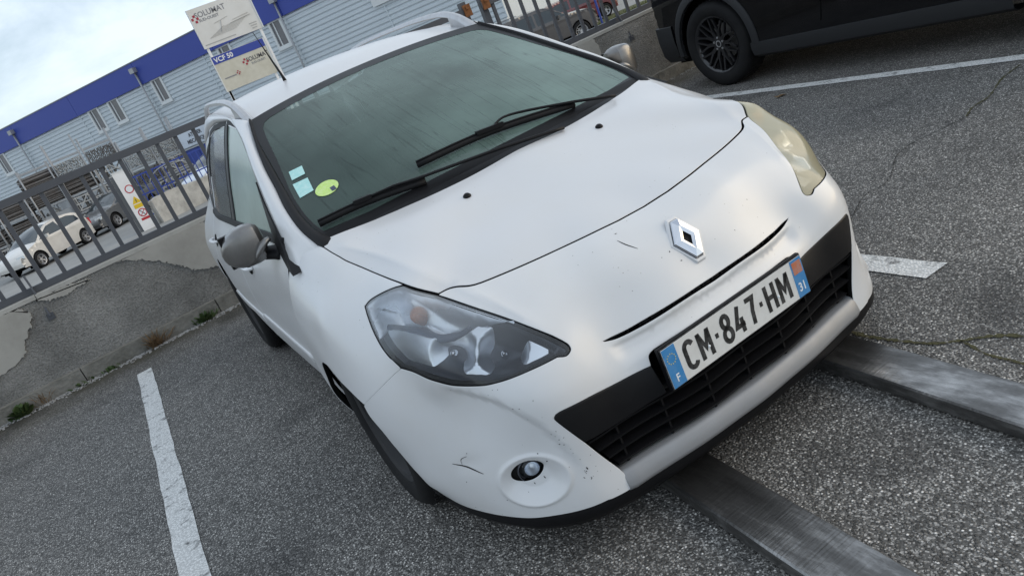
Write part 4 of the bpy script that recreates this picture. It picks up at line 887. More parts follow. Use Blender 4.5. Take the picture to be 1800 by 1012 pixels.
# ---- flanks: doors, quarter, sill, glass
def sfn(s): return lambda uv:(lambda u:np.c_[s*side_x(u[:,0],u[:,1]),u[:,0],u[:,1]])(np.atleast_2d(uv))
def arcp(cy,cz,r,a0,a1,n=16): return [(cy+r*math.cos(math.radians(a)),cz+r*math.sin(math.radians(a))) for a in np.linspace(a0,a1,n)]
RW=(3.415,.30)
for s in SGN:
    f=sfn(s); ref=(0,2.5,.6)
    fd=[(1.243,.27),(1.230,.40),(1.206,.48),(1.147,.58),(1.106,.70),(1.096,.78),(1.10,.86),(1.118,.905)]+[(y,.925) for y in np.linspace(1.2,2.19,6)]+[(2.20,.6),(2.20,.27)]
    d1=surf_panel('front_door',f,fd,M['white'],car,h=.05,ref=ref,shrink=.002,rim=.012,rimmat=M['dark'])
    rd=[(2.21,.27),(2.21,.60),(2.20,.925)]+[(y,.925+.02*(y-2.2)) for y in np.linspace(2.5,3.1,4)]+[(3.13,.75)]+arcp(*RW,.347,122,176,10)
    d2=surf_panel('rear_door',f,rd,M['white'],car,h=.05,ref=ref,shrink=.002,rim=.012,rimmat=M['dark'])
    qp=[(3.115,.945),(3.14,.75)]+arcp(*RW,.345,120,8,14)[0:]+[(3.80,.30),(4.12,.30),(4.15,.6),(4.15,.95)]+[(3.6,.955)]
    surf_panel('rear_quarter',f,clean(np.array(qp)),M['white'],car,h=.05,ref=ref,shrink=.002,rim=.012,rimmat=M['dark'])
    surf_panel('sill',f,[(1.243,.13),(1.243,.262),(2.98,.262),(3.06,.20),(3.06,.13)],M['white'],car,h=.06,ref=ref,rim=.02)
    # rub strip
    for y0,y1,pd in ((1.33,2.18,d1),(2.24,3.02,d2)):
        surf_panel('rub_strip',f,[(y0,.452),(y0+.02,.476),(y1,.50),(y1,.456)],M['white'],pd,h=.04,ref=ref,off=.010,rim=.014,bev=.005)
    # windows
    fw=[(1.30,.975),(1.38,1.045),(1.46,1.097),(1.576,1.165),(1.658,1.209),(1.795,1.273),(1.94,1.322),(2.144,1.345),(2.21,1.347),(2.20,1.1),(2.185,.932),(1.26,.932)]
    rw=[(2.285,1.35),(2.65,1.347),(2.95,1.325),(3.09,1.27),(3.12,1.1),(3.09,.95),(2.275,.935)]
    qw=[(3.15,1.27),(3.5,1.24),(3.9,1.18),(3.98,1.0),(3.16,.965)]
    for nm,w_,mt,pd in (('front_window',fw,'sideglass',d1),('rear_window',rw,'reargl',d2),('quarter_window',qw,'reargl',car)):
        wn=surf_panel(nm,f,cspline(w_,1),M[mt],pd,h=.05,ref=ref,rim=0,off=-.006)
        surf_panel('window_seal',f,poly_offset(resample(w_,.04),.012),M['rubber'],wn,holes=[poly_offset(resample(w_,.04),-.008)],h=.04,ref=ref,rim=.01,off=-.001,hshrink=0)
    surf_panel('b_pillar',f,[(2.195,.93),(2.222,1.345),(2.272,1.345),(2.262,.93)],M['gloss'],car,h=.05,ref=ref,rim=.01,off=-.002)
    surf_panel('c_pillar',f,[(3.08,.94),(3.14,1.32),(3.4,1.31),(4.08,1.26),(4.10,.96)],M['white'],car,h=.05,ref=ref,holes=[qw],rim=.01,off=-.003,hshrink=0)
    surf_panel('belt_seal',f,[(1.16,.917),(1.16,.942),(3.1,.952),(3.1,.935)],M['rubber'],car,h=.05,ref=ref,off=.006,rim=.01)
    surf_panel('door_frame',f,[(1.5,1.11),(1.62,1.175),(1.8,1.265),(1.95,1.31),(2.2,1.336),(2.6,1.342),(3.0,1.31),(3.14,1.26),(3.14,1.36),(2.6,1.372),(2.1,1.36),(1.9,1.33),(1.65,1.225)],M['white'],car,h=.04,ref=ref,off=-.004,rim=.006)
    # handles
    for y,z,pd in ((1.90,.785,d1),(2.93,.815,d2)):
        p=f([(y,z)])[0]; hm=MB(); pts=[p+np.array((s*k,dy,dz)) for k,dy,dz in((.0,-.095,0),(.020,-.075,.001),(.026,0,.002),(.022,.075,.001),(.0,.10,0))]
        hm.tube(cspline(pts,4),.012,8,sq=.6); hm.obj('handle',M['white'],pd,True)
        surf_panel('handle_cup',f,[(y+.065*math.cos(a),z-.004+.033*math.sin(a)) for a in np.linspace(0,6.283,20,endpoint=False)],M['dark'],pd,h=.02,ref=ref,off=.0015,rim=0)
    # sail and mirror
    V=[f([q])[0]+np.array((s*.008,0,0)) for q in ((.985,.848),(1.06,.862),(1.26,.918),(1.50,1.118),(1.40,1.058),(1.21,.955),(1.09,.895))]
    V=[np.array((max(v[0]*s,side_x(v[1],v[2])+.008)*s,v[1],v[2])) for v in V]
    mr=empty('door_mirror'); mr.parent=car
    if s<0: mr['label']='brushed grey door mirror on a black sail'
    n=len(V); Vi=[v-np.array((s*.03,0,0)) for v in V]
    mk('sail',V+Vi,[tuple(range(n)) if s<0 else tuple(range(n-1,-1,-1))]+[(i,i+n,(i+1)%n+n,(i+1)%n) for i in range(n)],M['black'],mr)
    hs=[]  # housing sections along x from inner to outer
    secs=[(.808,.952,.040,.044,1.322),(.815,.953,.052,.058,1.312),(.832,.955,.064,.068,1.302),(.86,.956,.068,.071,1.30),(.89,.955,.066,.069,1.305),(.918,.951,.058,.060,1.318),(.938,.946,.046,.046,1.332),(.950,.942,.030,.028,1.345),(.955,.940,.010,.010,1.352)]
    V=[];F=[];K=20
    for x,zc_,ry,rz,yc in secs:
        for k in range(K):
            a=2*math.pi*k/K; c_,s_=math.cos(a),math.sin(a); e=.36
            V.append((s*x,yc-math.copysign(abs(c_)**e,c_)*ry*(1.0 if c_>0 else .35),zc_+math.copysign(abs(s_)**e,s_)*rz))
    for i in range(len(secs)-1):
        for k in range(K): F.append((i*K+k,i*K+(k+1)%K,(i+1)*K+(k+1)%K,(i+1)*K+k) if s>0 else (i*K+k,(i+1)*K+k,(i+1)*K+(k+1)%K,i*K+(k+1)%K))
    F.append(tuple(range(K))); F.append(tuple((len(secs)-1)*K+k for k in range(K)))
    hsg=mk('housing',V,F,M['mirror_cap'],mr,True,None,28)
    # black rear shell, foot and fluted bracket
    MB().box((s*.882,1.336,.952),(.125,.03,.118)).obj('rear_shell',M['black'],mr)
    fm=MB(); fm.tube(cspline([(s*.775,1.24,.885),(s*.80,1.262,.896),(s*.835,1.285,.905),(s*.875,1.30,.905)],4),[.042,.042,.041,.040,.039,.038,.037,.036,.034,.032,.030,.026,.022],10,sq=.62); fm.obj('foot',M['black'],mr,True)
    wg=MB(); wg.tube(cspline([(s*.800,1.232,.952),(s*.825,1.228,.945),(s*.85,1.232,.925),(s*.87,1.238,.905)],4),[.012,.014,.016,.018,.019,.02,.02,.019,.018,.016,.013,.01,.006],8,sq=.7); wg.obj('bracket_flute',M['mirror_cap'],mr,True)
# tail
ys=4.15; zs=np.linspace(.22,1.26,12); rows=[]
for z in zs:
    xx=float(side_x(4.15,z)); yy=4.15-.16*max(0,(z-.9)/.4)
    rows.append([(xx*math.sin(a*math.pi/2),yy+.06*math.cos(a*math.pi/2),z) for a in np.linspace(-1,1,15)])
loft('tailgate',rows,M['white'],car)
loft('rear_screen',[[(x*.8,4.10-.1*k+.03*(1-(x/.5)**2),1.0+.24*k) for x in np.linspace(-.62,.62,9)] for k in (0,.5,1)],M['carglass'],car)
# under body, cabin
MB().box((0,2.1,.235),(1.42,3.5,.07)).box((0,.75,.40),(.95,.9,.3)).obj('underbody',M['dark'],car)
MB().box((0,1.02,.62),(1.30,.05,.56)).obj('bulkhead',M['dark'],car)
loft('dashboard',[[(x,1.0,.885) for x in np.linspace(-.66,.66,9)],[(x,1.25,.91) for x in np.linspace(-.68,.68,9)],[(x,1.5,.885) for x in np.linspace(-.7,.7,9)],[(x,1.56,.8) for x in np.linspace(-.7,.7,9)],[(x,1.55,.4) for x in np.linspace(-.7,.7,9)]],M['dash'],car)
MB().tube([(.36+.185*math.cos(a),1.66+.08*math.sin(a),.84+.165*math.sin(a)) for a in np.linspace(0,2*math.pi,33)],.015,8,cap=False).obj('steering_wheel',M['dash'],car,True)
for s in SGN:
    se=empty('seat'); se.parent=car
    def cushion(b,c,dx,dy,dz): 
        pass
    m=MB(); m.box((s*.36,2.15,.50),(.50,.52,.16)); o=m.obj('seat_base',M['cloth'],se); o.modifiers.new('b','BEVEL').width=.05; o.modifiers['b'].segments=3
    m=MB(); m.box((0,0,.30),(.48,.14,.62),Matrix.Translation((s*.36,2.42,.55))@Matrix.Rotation(math.radians(-16),4,'X')); o=m.obj('backrest',M['cloth'],se); o.modifiers.new('b','BEVEL').width=.05; o.modifiers['b'].segments=3
    m=MB(); m.box((0,0,.72),(.26,.09,.17),Matrix.Translation((s*.36,2.42,.55))@Matrix.Rotation(math.radians(-16),4,'X')); o=m.obj('headrest',M['cloth'],se); o.modifiers.new('b','BEVEL').width=.035; o.modifiers['b'].segments=3
m=MB(); m.box((0,3.15,.75),(1.25,.16,.6)); o=m.obj('rear_bench',M['cloth'],car); o.modifiers.new('b','BEVEL').width=.05
MB().box((0,2.7,.30),(1.4,2.6,.02)).obj('cabin_floor',M['dark'],car)
# wheels
def tyre_prof(r,w,rim): return [(rim,-w*.42),(rim+.012,-w*.47),((r+rim)/2,-w*.52),(r-.025,-w*.49),(r-.008,-w*.42),(r,-w*.30),(r,w*.30),(r-.008,w*.42),(r-.025,w*.49),((r+rim)/2,w*.52),(rim+.012,w*.47),(rim,w*.42)]
def wheel(parent,c,r,w,rim,style,s,steer=0,mat='steel'):
    # s=+1 outer face toward +x
    wl=empty('wheel',c); wl.parent=parent; wl.rotation_euler=(0,0,steer)
    t=MB().lathe(tyre_prof(r,w,rim),48).obj('tyre',M['tyre'],wl,True,50)
    tr=MB()
    for k in range(48):
        a=2*math.pi*k/48
        for off,da in ((-.30*w,0),(-.05*w,.06),(.2*w,.03)): tr.box((off+.04*w,0,r+.0005),(w*.17,.020,.007),Matrix.Rotation(a+da,4,'X'))
    tr.obj('tread',M['tyre'],t)
    if style=='steel':
        rm=MB().lathe([(rim+.004,s*w*.44),(rim-.012,s*w*.40),(rim-.022,s*w*.2),(rim-.05,s*w*.16),(rim-.075,s*w*.27),(.09,s*w*.20),(.05,s*w*.22),(.0001,s*w*.22)],40).obj('rim',M[mat],wl,True,45)
        for k in range(10):
            a=2*math.pi*k/10; MB().lathe([(.0001,s*w*.245),(.014,s*w*.245)],10,Matrix.Translation((0,(rim-.062)*math.cos(a),(rim-.062)*math.sin(a)))).obj('vent_hole',M['dark'],rm)
    else:
        rm=MB().lathe([(rim+.004,s*w*.46),(rim-.010,s*w*.44),(rim-.022,s*w*.36),(rim-.028,-s*w*.40)],48).obj('rim',M[mat],wl,True,40)
        MB().lathe([(rim*.62,-s*w*.02),(.06,-s*w*.02)],40).obj('brake_disc',M['brake'],wl,True)
        MB().lathe([(rim-.03,-s*w*.22),(.0001,-s*w*.25)],32).obj('wheel_back',M['dark'],wl,True)
        sp=MB()
        ns=style
        for k in range(ns):
            a=2*math.pi*k/ns
            for da in (-.22,.22):
                q=lambda rr,aa,xx:Vector((s*xx,rr*math.cos(aa),rr*math.sin(aa)))
                sp.bar(q(rim*.46,a+da*.15,w*.33),q(rim-.018,a+da,w*.42),.017,.022,up=(1,0,0))
            sp.bar(q(.05,a,w*.28),q(rim*.50,a,w*.33),.030,.026,up=(1,0,0))
        sp.obj('spokes',M[mat],rm)
        MB().lathe([(.072,s*w*.20),(.068,s*w*.33),(.03,s*w*.35),(.0001,s*w*.35)],24).obj('hub',M[mat],rm,True,40)
        MB().lathe([(.030,s*w*.352),(.030,s*w*.365),(.022,s*w*.366),(.021,s*w*.36)],24).obj('hub_ring',M['silver'],rm,True,40)
        for k in range(5):
            a=2*math.pi*k/5+.3; MB().lathe([(.009,s*w*.30),(.009,s*w*.365),(.0001,s*w*.37)],8,Matrix.Translation((0,.052*math.cos(a),.052*math.sin(a)))).obj('bolt',M['silver'],rm)
    return wl
for s in SGN:
    wheel(car,(s*.74,.855,.30),.30,.19,.20,'steel',s)
    wheel(car,(s*.72,3.415,.30),.30,.19,.20,'steel',s)
    for cy,x1 in ((.855,.775),(3.415,.78)):
        mb=MB(); V=[];F=[]
        for k in range(17):
            a=math.radians(-20+220*k/16)
            for x in (.50,x1): V.append((s*x,cy+.345*math.cos(a),.30+.345*math.sin(a)))
        for k in range(16): F.append((2*k,2*k+1,2*k+3,2*k+2))
        mk('arch_liner',V,F,M['dark'],car)
        MB().box((s*.5,cy,.40),(.02,.75,.6)).obj('arch_wall',M['dark'],car)

# ================= forks on the ground =================
for nm,(x0,y0),lab in (('forklift_fork',(-.212,.40),'scuffed dark steel forklift fork lying under the front grille beside the fog lamp'),('forklift_fork',(.447,.45),'bright worn steel forklift fork lying under the bumper corner by the parking line end')):
    d=Vector((-.088,-1,0)).normalized(); r=Vector((-d.y,d.x,0)); L=3.0; o=Vector((x0,y0,0))
    V=[];F=[]; prof=[(-.075,.008),(-.075,.044),(-.070,.049),(.070,.049),(.075,.044),(.075,.008)]
    n=24
    for i in range(n+1):
        p=o+d*L*i/n; tp=1 if i else .6
        for a,z in prof: V.append(p+r*(a*tp+random.uniform(-.0006,.0006))+Vector((0,0,z*(1 if i>0 else .5)+random.uniform(-.0004,.0004))))
    m=6
    for i in range(n):
        for k in range(m): F.append((i*m+k,i*m+(k+1)%m,(i+1)*m+(k+1)%m,(i+1)*m+k))
    F+= [tuple(range(m)),tuple(n*m+k for k in range(m-1,-1,-1))]
    tag(mk(nm,V,F,M['fork']),lab,'fork')
# ================= retaining wall and fence =================
wall=empty('retaining_wall',(0,5.2,0),0,'low roughcast retaining wall with bare render patches below the grey fence','wall')
def wbox(nm,c,d,mat,par=wall): 
    o=MB().box((c[0],c[1]-5.2,c[2]),d).obj(nm,mat,par); return o
X0,X1=-14,16
def grid_wall(nm,x0,x1,z0,z1,y,mat,nx=240,nz=14,amp=.006):
    V=[];F=[]
    for j in range(nz+1):
        for i in range(nx+1): V.append((x0+(x1-x0)*i/nx,y-5.2+random.uniform(-amp,amp),z0+(z1-z0)*j/nz))
    for j in range(nz):
        for i in range(nx): a=j*(nx+1)+i; F.append((a,a+1,a+nx+2,a+nx+1))
    return mk(nm,V,F,mat,wall,True)
wbox('core',((X0+X1)/2,5.32,-.15),(X1-X0,.24,1.72),M['plinth'])
grid_wall('roughcast_face',X0,X1,.10,.715,5.172,M['roughcast'])
# plinth blocks with joints
x=X0
while x<X1:
    L=random.uniform(1.05,1.3); V=[]
    MB().box((x+L/2,5.142-5.2,.055),(L-.008,.075,.118)).obj('plinth_block',M['plinth'],wall); x+=L
x=X0
while x<X1:
    L=random.uniform(1.9,2.1); MB().box((x+L/2,5.30-5.2,.732),(L-.006,.27,.03)).obj('coping_slab',M['coping'],wall); x+=L
def patch(nm,pts,y=5.160,mat=M['render']):
    pts=cspline(pts+[pts[0]],16)[:-1]; pts=[(p[0]+random.uniform(-.011,.011),min(.7165,p[1]+random.uniform(-.011,.011))) for p in pts]
    MB().prism([(p[0],p[1]) for p in pts],y-5.2,y-5.2+.02).obj(nm,mat,wall)
patch('render_patch',[(-1.36,.72),(-1.15,.62),(-1.0,.50),(-.86,.38),(-.62,.34),(-.42,.42),(-.46,.55),(-.62,.62),(-.72,.72)])
patch('render_patch',[(-3.0,.70),(-2.30,.72),(-2.10,.70),(-2.07,.60),(-2.18,.48),(-2.30,.36),(-2.8,.30)])
patch('render_patch',[(3.28,.72),(3.50,.72),(3.52,.42),(3.46,.30),(3.40,.45)])
patch('render_patch',[(-1.98,.72),(-1.75,.715),(-1.6,.69),(-1.75,.66),(-1.9,.67)],5.162)
def fence(x0,x1,lab,braces):
    f=empty('metal_fence',(x0,5.3,0),0,lab,'fence','grey bar fence sections on the retaining wall')
    L=x1-x0
    MB().box((L/2,0,1.425),(L,.05,.056)).obj('top_rail',M['fence'],f); MB().box((L/2,0,.775),(L,.05,.052)).obj('bottom_rail',M['fence'],f)
    k=math.ceil((x0+2.17)/.15); x=-2.17+.15*k
    b0=None
    while x<x1-.03:
        if b0 is None: b0=MB().box((0,0,1.10),(.032,.022,.602)).obj('bar',M['fence'],f); b0.location=(x-x0,0,0)
        else:
            c=b0.copy(); COL.objects.link(c); c.parent=f; c.location=(x-x0,0,0)
        x+=.15
    for bx in braces:
        MB().bar((bx-x0,-.022,.90),(bx-x0+.02,-.135,.56),.032,.012,up=(1,0,0)).obj('brace',M['fence'],f)
        MB().box((bx-x0+.02,-.137,.56),(.05,.012,.05)).obj('brace_plate',M['fence'],f)
    for px in np.arange(x0+.6,x1,1.4): MB().box((px-x0,0,.745),(.05,.04,.03)).obj('stud',M['fence'],f)
    return f
f1=fence(-9.5,2.36,'grey bar fence section on the patched end of the wall before the scaffold yard',(-1.97,.9))
f2=fence(2.52,9.6,'grey bar fence section in front of the brown off-roader, with rusty end bracket',(3.94,6.2))
for fx_,f in ((2.34,f1),(2.55,f2)):
    MB().box((fx_-f.location.x,.045,1.10),(.06,.06,.82)).obj('end_post',M['fence'],f)
    MB().box((fx_-f.location.x,-.03,1.425),(.075,.02,.11)).box((fx_-f.location.x,-.045,1.45),(.03,.02,.03)).obj('rusty_bracket',M['rust'],f)
# pale grit and moss along the wall foot
mb=MB()
for k in range(2600):
    x=random.uniform(-3.4,.2) if random.random()<.8 else random.uniform(.2,6); y=5.09-abs(random.gauss(0,.045)); s_=random.uniform(.003,.011)
    a=random.random()*3; mb.box((0,0,0),(s_*1.6,s_,s_*.7),Matrix.Translation((x,y,.002))@Matrix.Rotation(a,4,'Z')@Matrix.Rotation(random.uniform(-.4,.4),4,'X'))
tag(mb.obj('wall_foot_grit',M['gravel']),'pale grit scattered along the foot of the wall','grit',kind='stuff')
def ribbon(name,pts,w,mat,z=.003,j=.3):
    L=cspline([np.array(p) for p in pts],10); V=[];F=[]
    for i,p in enumerate(L):
        t=np.array(L[min(i+1,len(L)-1)])-np.array(L[max(i-1,0)]); n=np.array((-t[1],t[0])); n/=max(np.linalg.norm(n),1e-9); k=w*random.uniform(1-j,1+j); o=n*random.uniform(-.4,.4)*w
        V+=[(p[0]+o[0]+n[0]*k,p[1]+o[1]+n[1]*k,z),(p[0]+o[0]-n[0]*k,p[1]+o[1]-n[1]*k,z)]
    for i in range(len(L)-1): F.append((2*i,2*i+1,2*i+3,2*i+2))
    return tag(mk(name,V,F,mat),kind='structure')
ribbon('mossy_crack',[(.60,.30),(.57,.19),(.56,.1),(.57,0),(.59,-.1),(.64,-.17),(.69,-.24),(.72,-.35),(.80,-.6)],.006,M['moss'],.0035,.8)
ribbon('mossy_crack',[(.63,-.16),(.59,-.26),(.58,-.36),(.52,-.6)],.0035,M['moss'],.0035,.8)
ribbon('asphalt_crack',[(1.30,.72),(1.56,.83),(1.70,.82),(1.84,.88),(2.0,.97),(2.15,.99),(2.29,.96),(2.49,.91),(2.77,.95)],.0016,M['crack'],.0035,.8)
ribbon('mossy_crack',[(2.49,.91),(2.62,.95),(2.77,.95),(3.03,1.03),(3.25,1.05)],.004,M['moss'],.0037,.8)
# fallen leaf
lf=MB().add([(0,-.05,.004),(.02,-.015,.014),(.012,.03,.010),(0,.05,.022),(-.014,.03,.008),(-.022,-.012,.016)],[(0,1,2,3),(0,3,4,5)]).obj('fallen_leaf',M['dry']); lf.location=(3.17,2.69,0); lf.rotation_euler=(0,0,1.1); tag(lf,'small brown fallen leaf on the asphalt beside the long parking line','leaf')
# weeds at the wall foot
def weed(name,x,y,h,n,mat,lab,blade,seed):
    rnd=random.Random(seed); e=empty(name,(x,y,0),0,lab,'weed'); mb=MB(); st=MB()
    for k in range(n):
        a=rnd.uniform(0,6.283); t=rnd.uniform(.25,1.1); L=h*rnd.uniform(.5,1.1); w=blade*rnd.uniform(.6,1.2)
        d=Vector((math.cos(a)*math.sin(t),math.sin(a)*math.sin(t)*.6-.15,math.cos(t))); o=Vector((rnd.gauss(0,.035),rnd.gauss(0,.012),0)); sd=Vector((-math.sin(a),math.cos(a),.2)).normalized()
        p=[o,o+d*L*.4,o+d*L*.75+Vector((0,0,-.01)),o+d*L+Vector((0,0,-.10*L-.01))]
        ws_=[w*.25,w*.8,w,w*.08]
        V=[q+sd*c*s_ for q,c in zip(p,ws_) for s_ in(-.5,.5)]; mb.add(V,[(0,1,3,2),(2,3,5,4),(4,5,7,6)])
        if k%3==0: st.tube([o,o+d*L*.6],.0018,4)
    f=mb.obj('leaves',mat,e,True); tag(f,kind='stuff'); st.obj('stalks',M['dry'] if mat is M['dry'] else mat,e); return e
weed('weed',-2.46,5.05,.13,70,M['leaf'],'broad green weed at the wall foot below the left render patch',.05,1)
weed('weed',-2.02,5.06,.07,14,M['leaf'],'tiny yellow-green seedling at the wall foot between the weeds',.02,2)
weed('weed',-1.80,5.06,.06,40,M['leaf'],'low green weed at the wall foot just beyond the parking line start',.02,3)
weed('weed',-1.02,5.07,.11,110,M['leaf'],'dense small-leaved green weed at the wall foot near the estate car',.018,4)
weed('dry_weed',-1.42,5.07,.17,90,M['dry'],'dry brown tangled weed at the wall foot',.010,5)
weed('dry_weed',-2.30,5.07,.16,24,M['dry'],'sparse dry stalks beside the broad green weed',.006,6)
# ================= parametric cars =================
def make_car(name,lab,cat,loc,rz,paint,prof,wb,r,W,belt,wins,skin_glass,h=.09,bottom=.24,arch=.06,group=None,style=5,wheelmat='silver',tyre_w=.2,lights=True,tuck=.05):
    e=empty(name,loc,rz,lab,cat,group)
    prof=np.array(prof); pc=np.array(cspline(prof,5)); Lh=abs(prof[:,0]).max()
    def X(uv,rr=.075):
        uv=np.atleast_2d(uv); y,z=uv[:,0],uv[:,1]
        x=W*(1-.13*(np.abs(y)/Lh)**5)-np.clip(z-belt,0,9)*.36-np.clip(.5-z,0,1)**2*tuck*8+.012*np.exp(-((z-belt+.06)/.04)**2)
        d,_=dist_poly(uv,pc); k=np.clip(d,0,rr); return x-(rr-np.sqrt(np.maximum(rr*rr-(rr-k)**2,0)))
    ra=r+arch; bot=[]
    yr,yf=-wb/2,wb/2; y1=prof[-1][0]; y0=prof[0][0]
    ang=math.degrees(math.asin(max(-1,min(1,(bottom-r)/ra))))
    bot+=[(y1,bottom+.06)]+[(yr+ra*math.cos(math.radians(a)),r+ra*math.sin(math.radians(a))) for a in np.linspace(180-ang,ang,16)]
    bot+=[(yf+ra*math.cos(math.radians(a)),r+ra*math.sin(math.radians(a))) for a in np.linspace(180-ang,ang,16)]+[(y0,bottom+.06)]
    outl=clean(np.array(bot+[tuple(p) for p in pc]),.004)
    wins=[np.array(w_) for w_ in wins]
    for s in SGN:
        f=lambda uv,s=s:np.c_[s*X(uv),np.atleast_2d(uv)]
        ref=(0,0,.7)
        rf=lambda p,n,s=s:n[:,0]*s
        sd=surf_panel('body_side',f,outl,paint,e,h=h,ref=rf,rim=.03,holes=wins,hshrink=0)
        for w_ in wins: surf_panel('window',f,w_,M['carglass'],e,h=h*1.3,ref=rf,rim=0,off=-.008)
        for yw in (yr,yf):
            wheel(e,(s*(W-.02-tyre_w/2),yw,r),r,tyre_w,r*.66,style,s,0,wheelmat)
    # skin over the top, split into painted and glazed runs
    n=len(pc); xe=X(pc); segs=[]
    def kind(i):
        ym=(pc[i][0]+pc[i+1][0])/2; zm=(pc[i][1]+pc[i+1][1])/2
        return any(a<=ym<=b and zm>belt-.02 for a,b in skin_glass)
    i=0
    while i<n-1:
        j=i; k=kind(i)
        while j<n-1 and kind(j)==k: j+=1
        rows=[]
        for q in range(i,j+1):
            nx=pc[min(q+1,n-1)]-pc[max(q-1,0)]; nn=np.array((nx[1],-nx[0])); nn/=max(np.linalg.norm(nn),1e-9); nn=nn if nn@(pc[q]-np.array((0,.6)))>0 else -nn
            rows.append([(xe[q]*u*(1 if not k else 1),pc[q][0]+nn[0]*.05*(1-u*u),pc[q][1]+nn[1]*.05*(1-u*u)) for u in np.linspace(-1,1,11)])
        loft('glazing' if k else 'body_top',rows,M['carglass'] if k else paint,e); i=j
    MB().box((0,0,.40),(2*W-.5,2*Lh*.93,.35)).obj('underbody',M['dark'],e)
    for s in SGN:
        for yw in (yr,yf): MB().box((s*(W-.32),yw,r+.12),(.12,2*ra,.6)).obj('wheel_well',M['dark'],e)
    if lights:
        for s in SGN:
            MB().box((0,0,0),(.30,.16,.12),Matrix.Translation((s*(W-.24),y0-.14,.68))@Matrix.Rotation(s*-.35,4,'Z')).obj('headlight',M['platewhite'],e)
            MB().box((s*(W-.16),y1+.05,.82),(.16,.10,.26)).obj('tail_light',M['red'],e)
            MB().box((s*(W+.06),wb*.22,belt+.06),(.18,.09,.12)).obj('door_mirror',paint,e)
    return e
HATCH=[(2.0,.34),(2.02,.50),(1.93,.66),(1.62,.80),(1.05,.98),(.62,1.22),(.15,1.42),(-.35,1.48),(-1.1,1.46),(-1.62,1.33),(-1.85,1.02),(-1.98,.80),(-2.0,.5),(-1.96,.34)]
HW=[[(.92,.99),(.55,1.19),(.18,1.36),(-.30,1.40),(-.36,1.0)],[(-.44,1.0),(-.40,1.40),(-1.0,1.39),(-1.38,1.28),(-1.45,1.06)]]
hd=Vector((-.665,-.746,0)); rzf=lambda d:math.atan2(-d[0],d[1])
make_car('hatchback','pale champagne three-door hatchback parked in the yard before the scaffold racks','car',(-4.17,34.57,-1),rzf(hd),M['p_silver'],HATCH,2.54,.31,.85,.97,HW,[(.1,1.02),(-1.9,-1.6)],group=None)
SAL=[(2.2,.34),(2.24,.50),(2.12,.68),(1.75,.82),(1.15,.96),(.70,1.18),(.25,1.38),(-.2,1.44),(-.8,1.40),(-1.5,1.10),(-2.05,1.02),(-2.2,.85),(-2.25,.5),(-2.2,.34)]
SW=[[(1.0,.98),(.65,1.17),(.28,1.33),(-.15,1.37),(-.2,.99)],[(-.28,.99),(-.24,1.37),(-.75,1.33),(-1.25,1.08),(-1.25,1.01)]]
make_car('saloon_car','dark grey saloon parked behind the champagne hatchback','car',(-1.1,38.0,-1),rzf(hd),M['p_grey'],SAL,2.7,.32,.88,.97,SW,[(.2,1.1),(-1.5,-.8)])
make_car('hatchback','pale blue-white car standing behind the blue railing','car',(3.35,34.0,-1),rzf(Vector((-.80,-.60,0))),M['p_white'],HATCH,2.54,.31,.85,.97,HW,[(.1,1.02),(-1.9,-1.6)])
OFF=[(2.1,.45),(2.15,.70),(2.08,.92),(1.75,1.06),(1.05,1.14),(.70,1.38),(.35,1.62),(-.1,1.70),(-1.2,1.70),(-1.9,1.62),(-2.05,1.15),(-2.12,.9),(-2.12,.6),(-2.08,.45)]
OW=[[(.95,1.14),(.62,1.37),(.36,1.55),(-.25,1.60),(-.28,1.14)],[(-.36,1.14),(-.33,1.60),(-1.15,1.60),(-1.2,1.14)],[(-1.28,1.14),(-1.24,1.60),(-1.78,1.53),(-1.85,1.16)]]
sd_=Vector((.97,-.23,0))
ov=make_car('off_roader','brown off-roader with black lower panels parked behind the grey fence','car',(15.0,24.64,-1),rzf(sd_),M['p_brown'],OFF,2.65,.37,.90,1.12,OW,[(.3,1.0),(-2.1,-1.9)],bottom=.38)
make_car('hatchback','dark red car parked beyond the grass verge','car',(20.8,30.5,-1),rzf(sd_),M['p_red'],HATCH,2.54,.31,.85,.97,HW,[(.1,1.02),(-1.9,-1.6)])
# black sport utility in the next bay
SUV=[(2.28,.42),(2.34,.62),(2.30,.84),(2.05,.98),(1.2,1.10),(.75,1.30),(.30,1.56),(-.2,1.66),(-1.3,1.66),(-1.95,1.55),(-2.12,1.18),(-2.20,.90),(-2.20,.60),(-2.12,.42)]
UW=[[(1.05,1.10),(.68,1.30),(.30,1.50),(-.18,1.56),(-.22,1.10)],[(-.30,1.10),(-.26,1.56),(-1.1,1.56),(-1.18,1.10)],[(-1.26,1.10),(-1.2,1.56),(-1.75,1.47),(-1.85,1.14)]]
bc=make_car('sport_utility_car','black sport utility car with black lattice alloy wheels beside the long parking line','car',(4.585,2.275,0),math.pi,M['blackcar'],SUV,2.85,.37,.955,1.08,UW,[(.2,1.1),(-2.1,-1.9)],h=.05,bottom=.30,arch=.065,style=10,wheelmat='blackalloy',tyre_w=.245,tuck=.03)
def bx(y,z,o=0):
    W=.955; Lh=2.34; return W*(1-.13*(abs(y)/Lh)**5)-max(0,.5-z)**2*.24+o
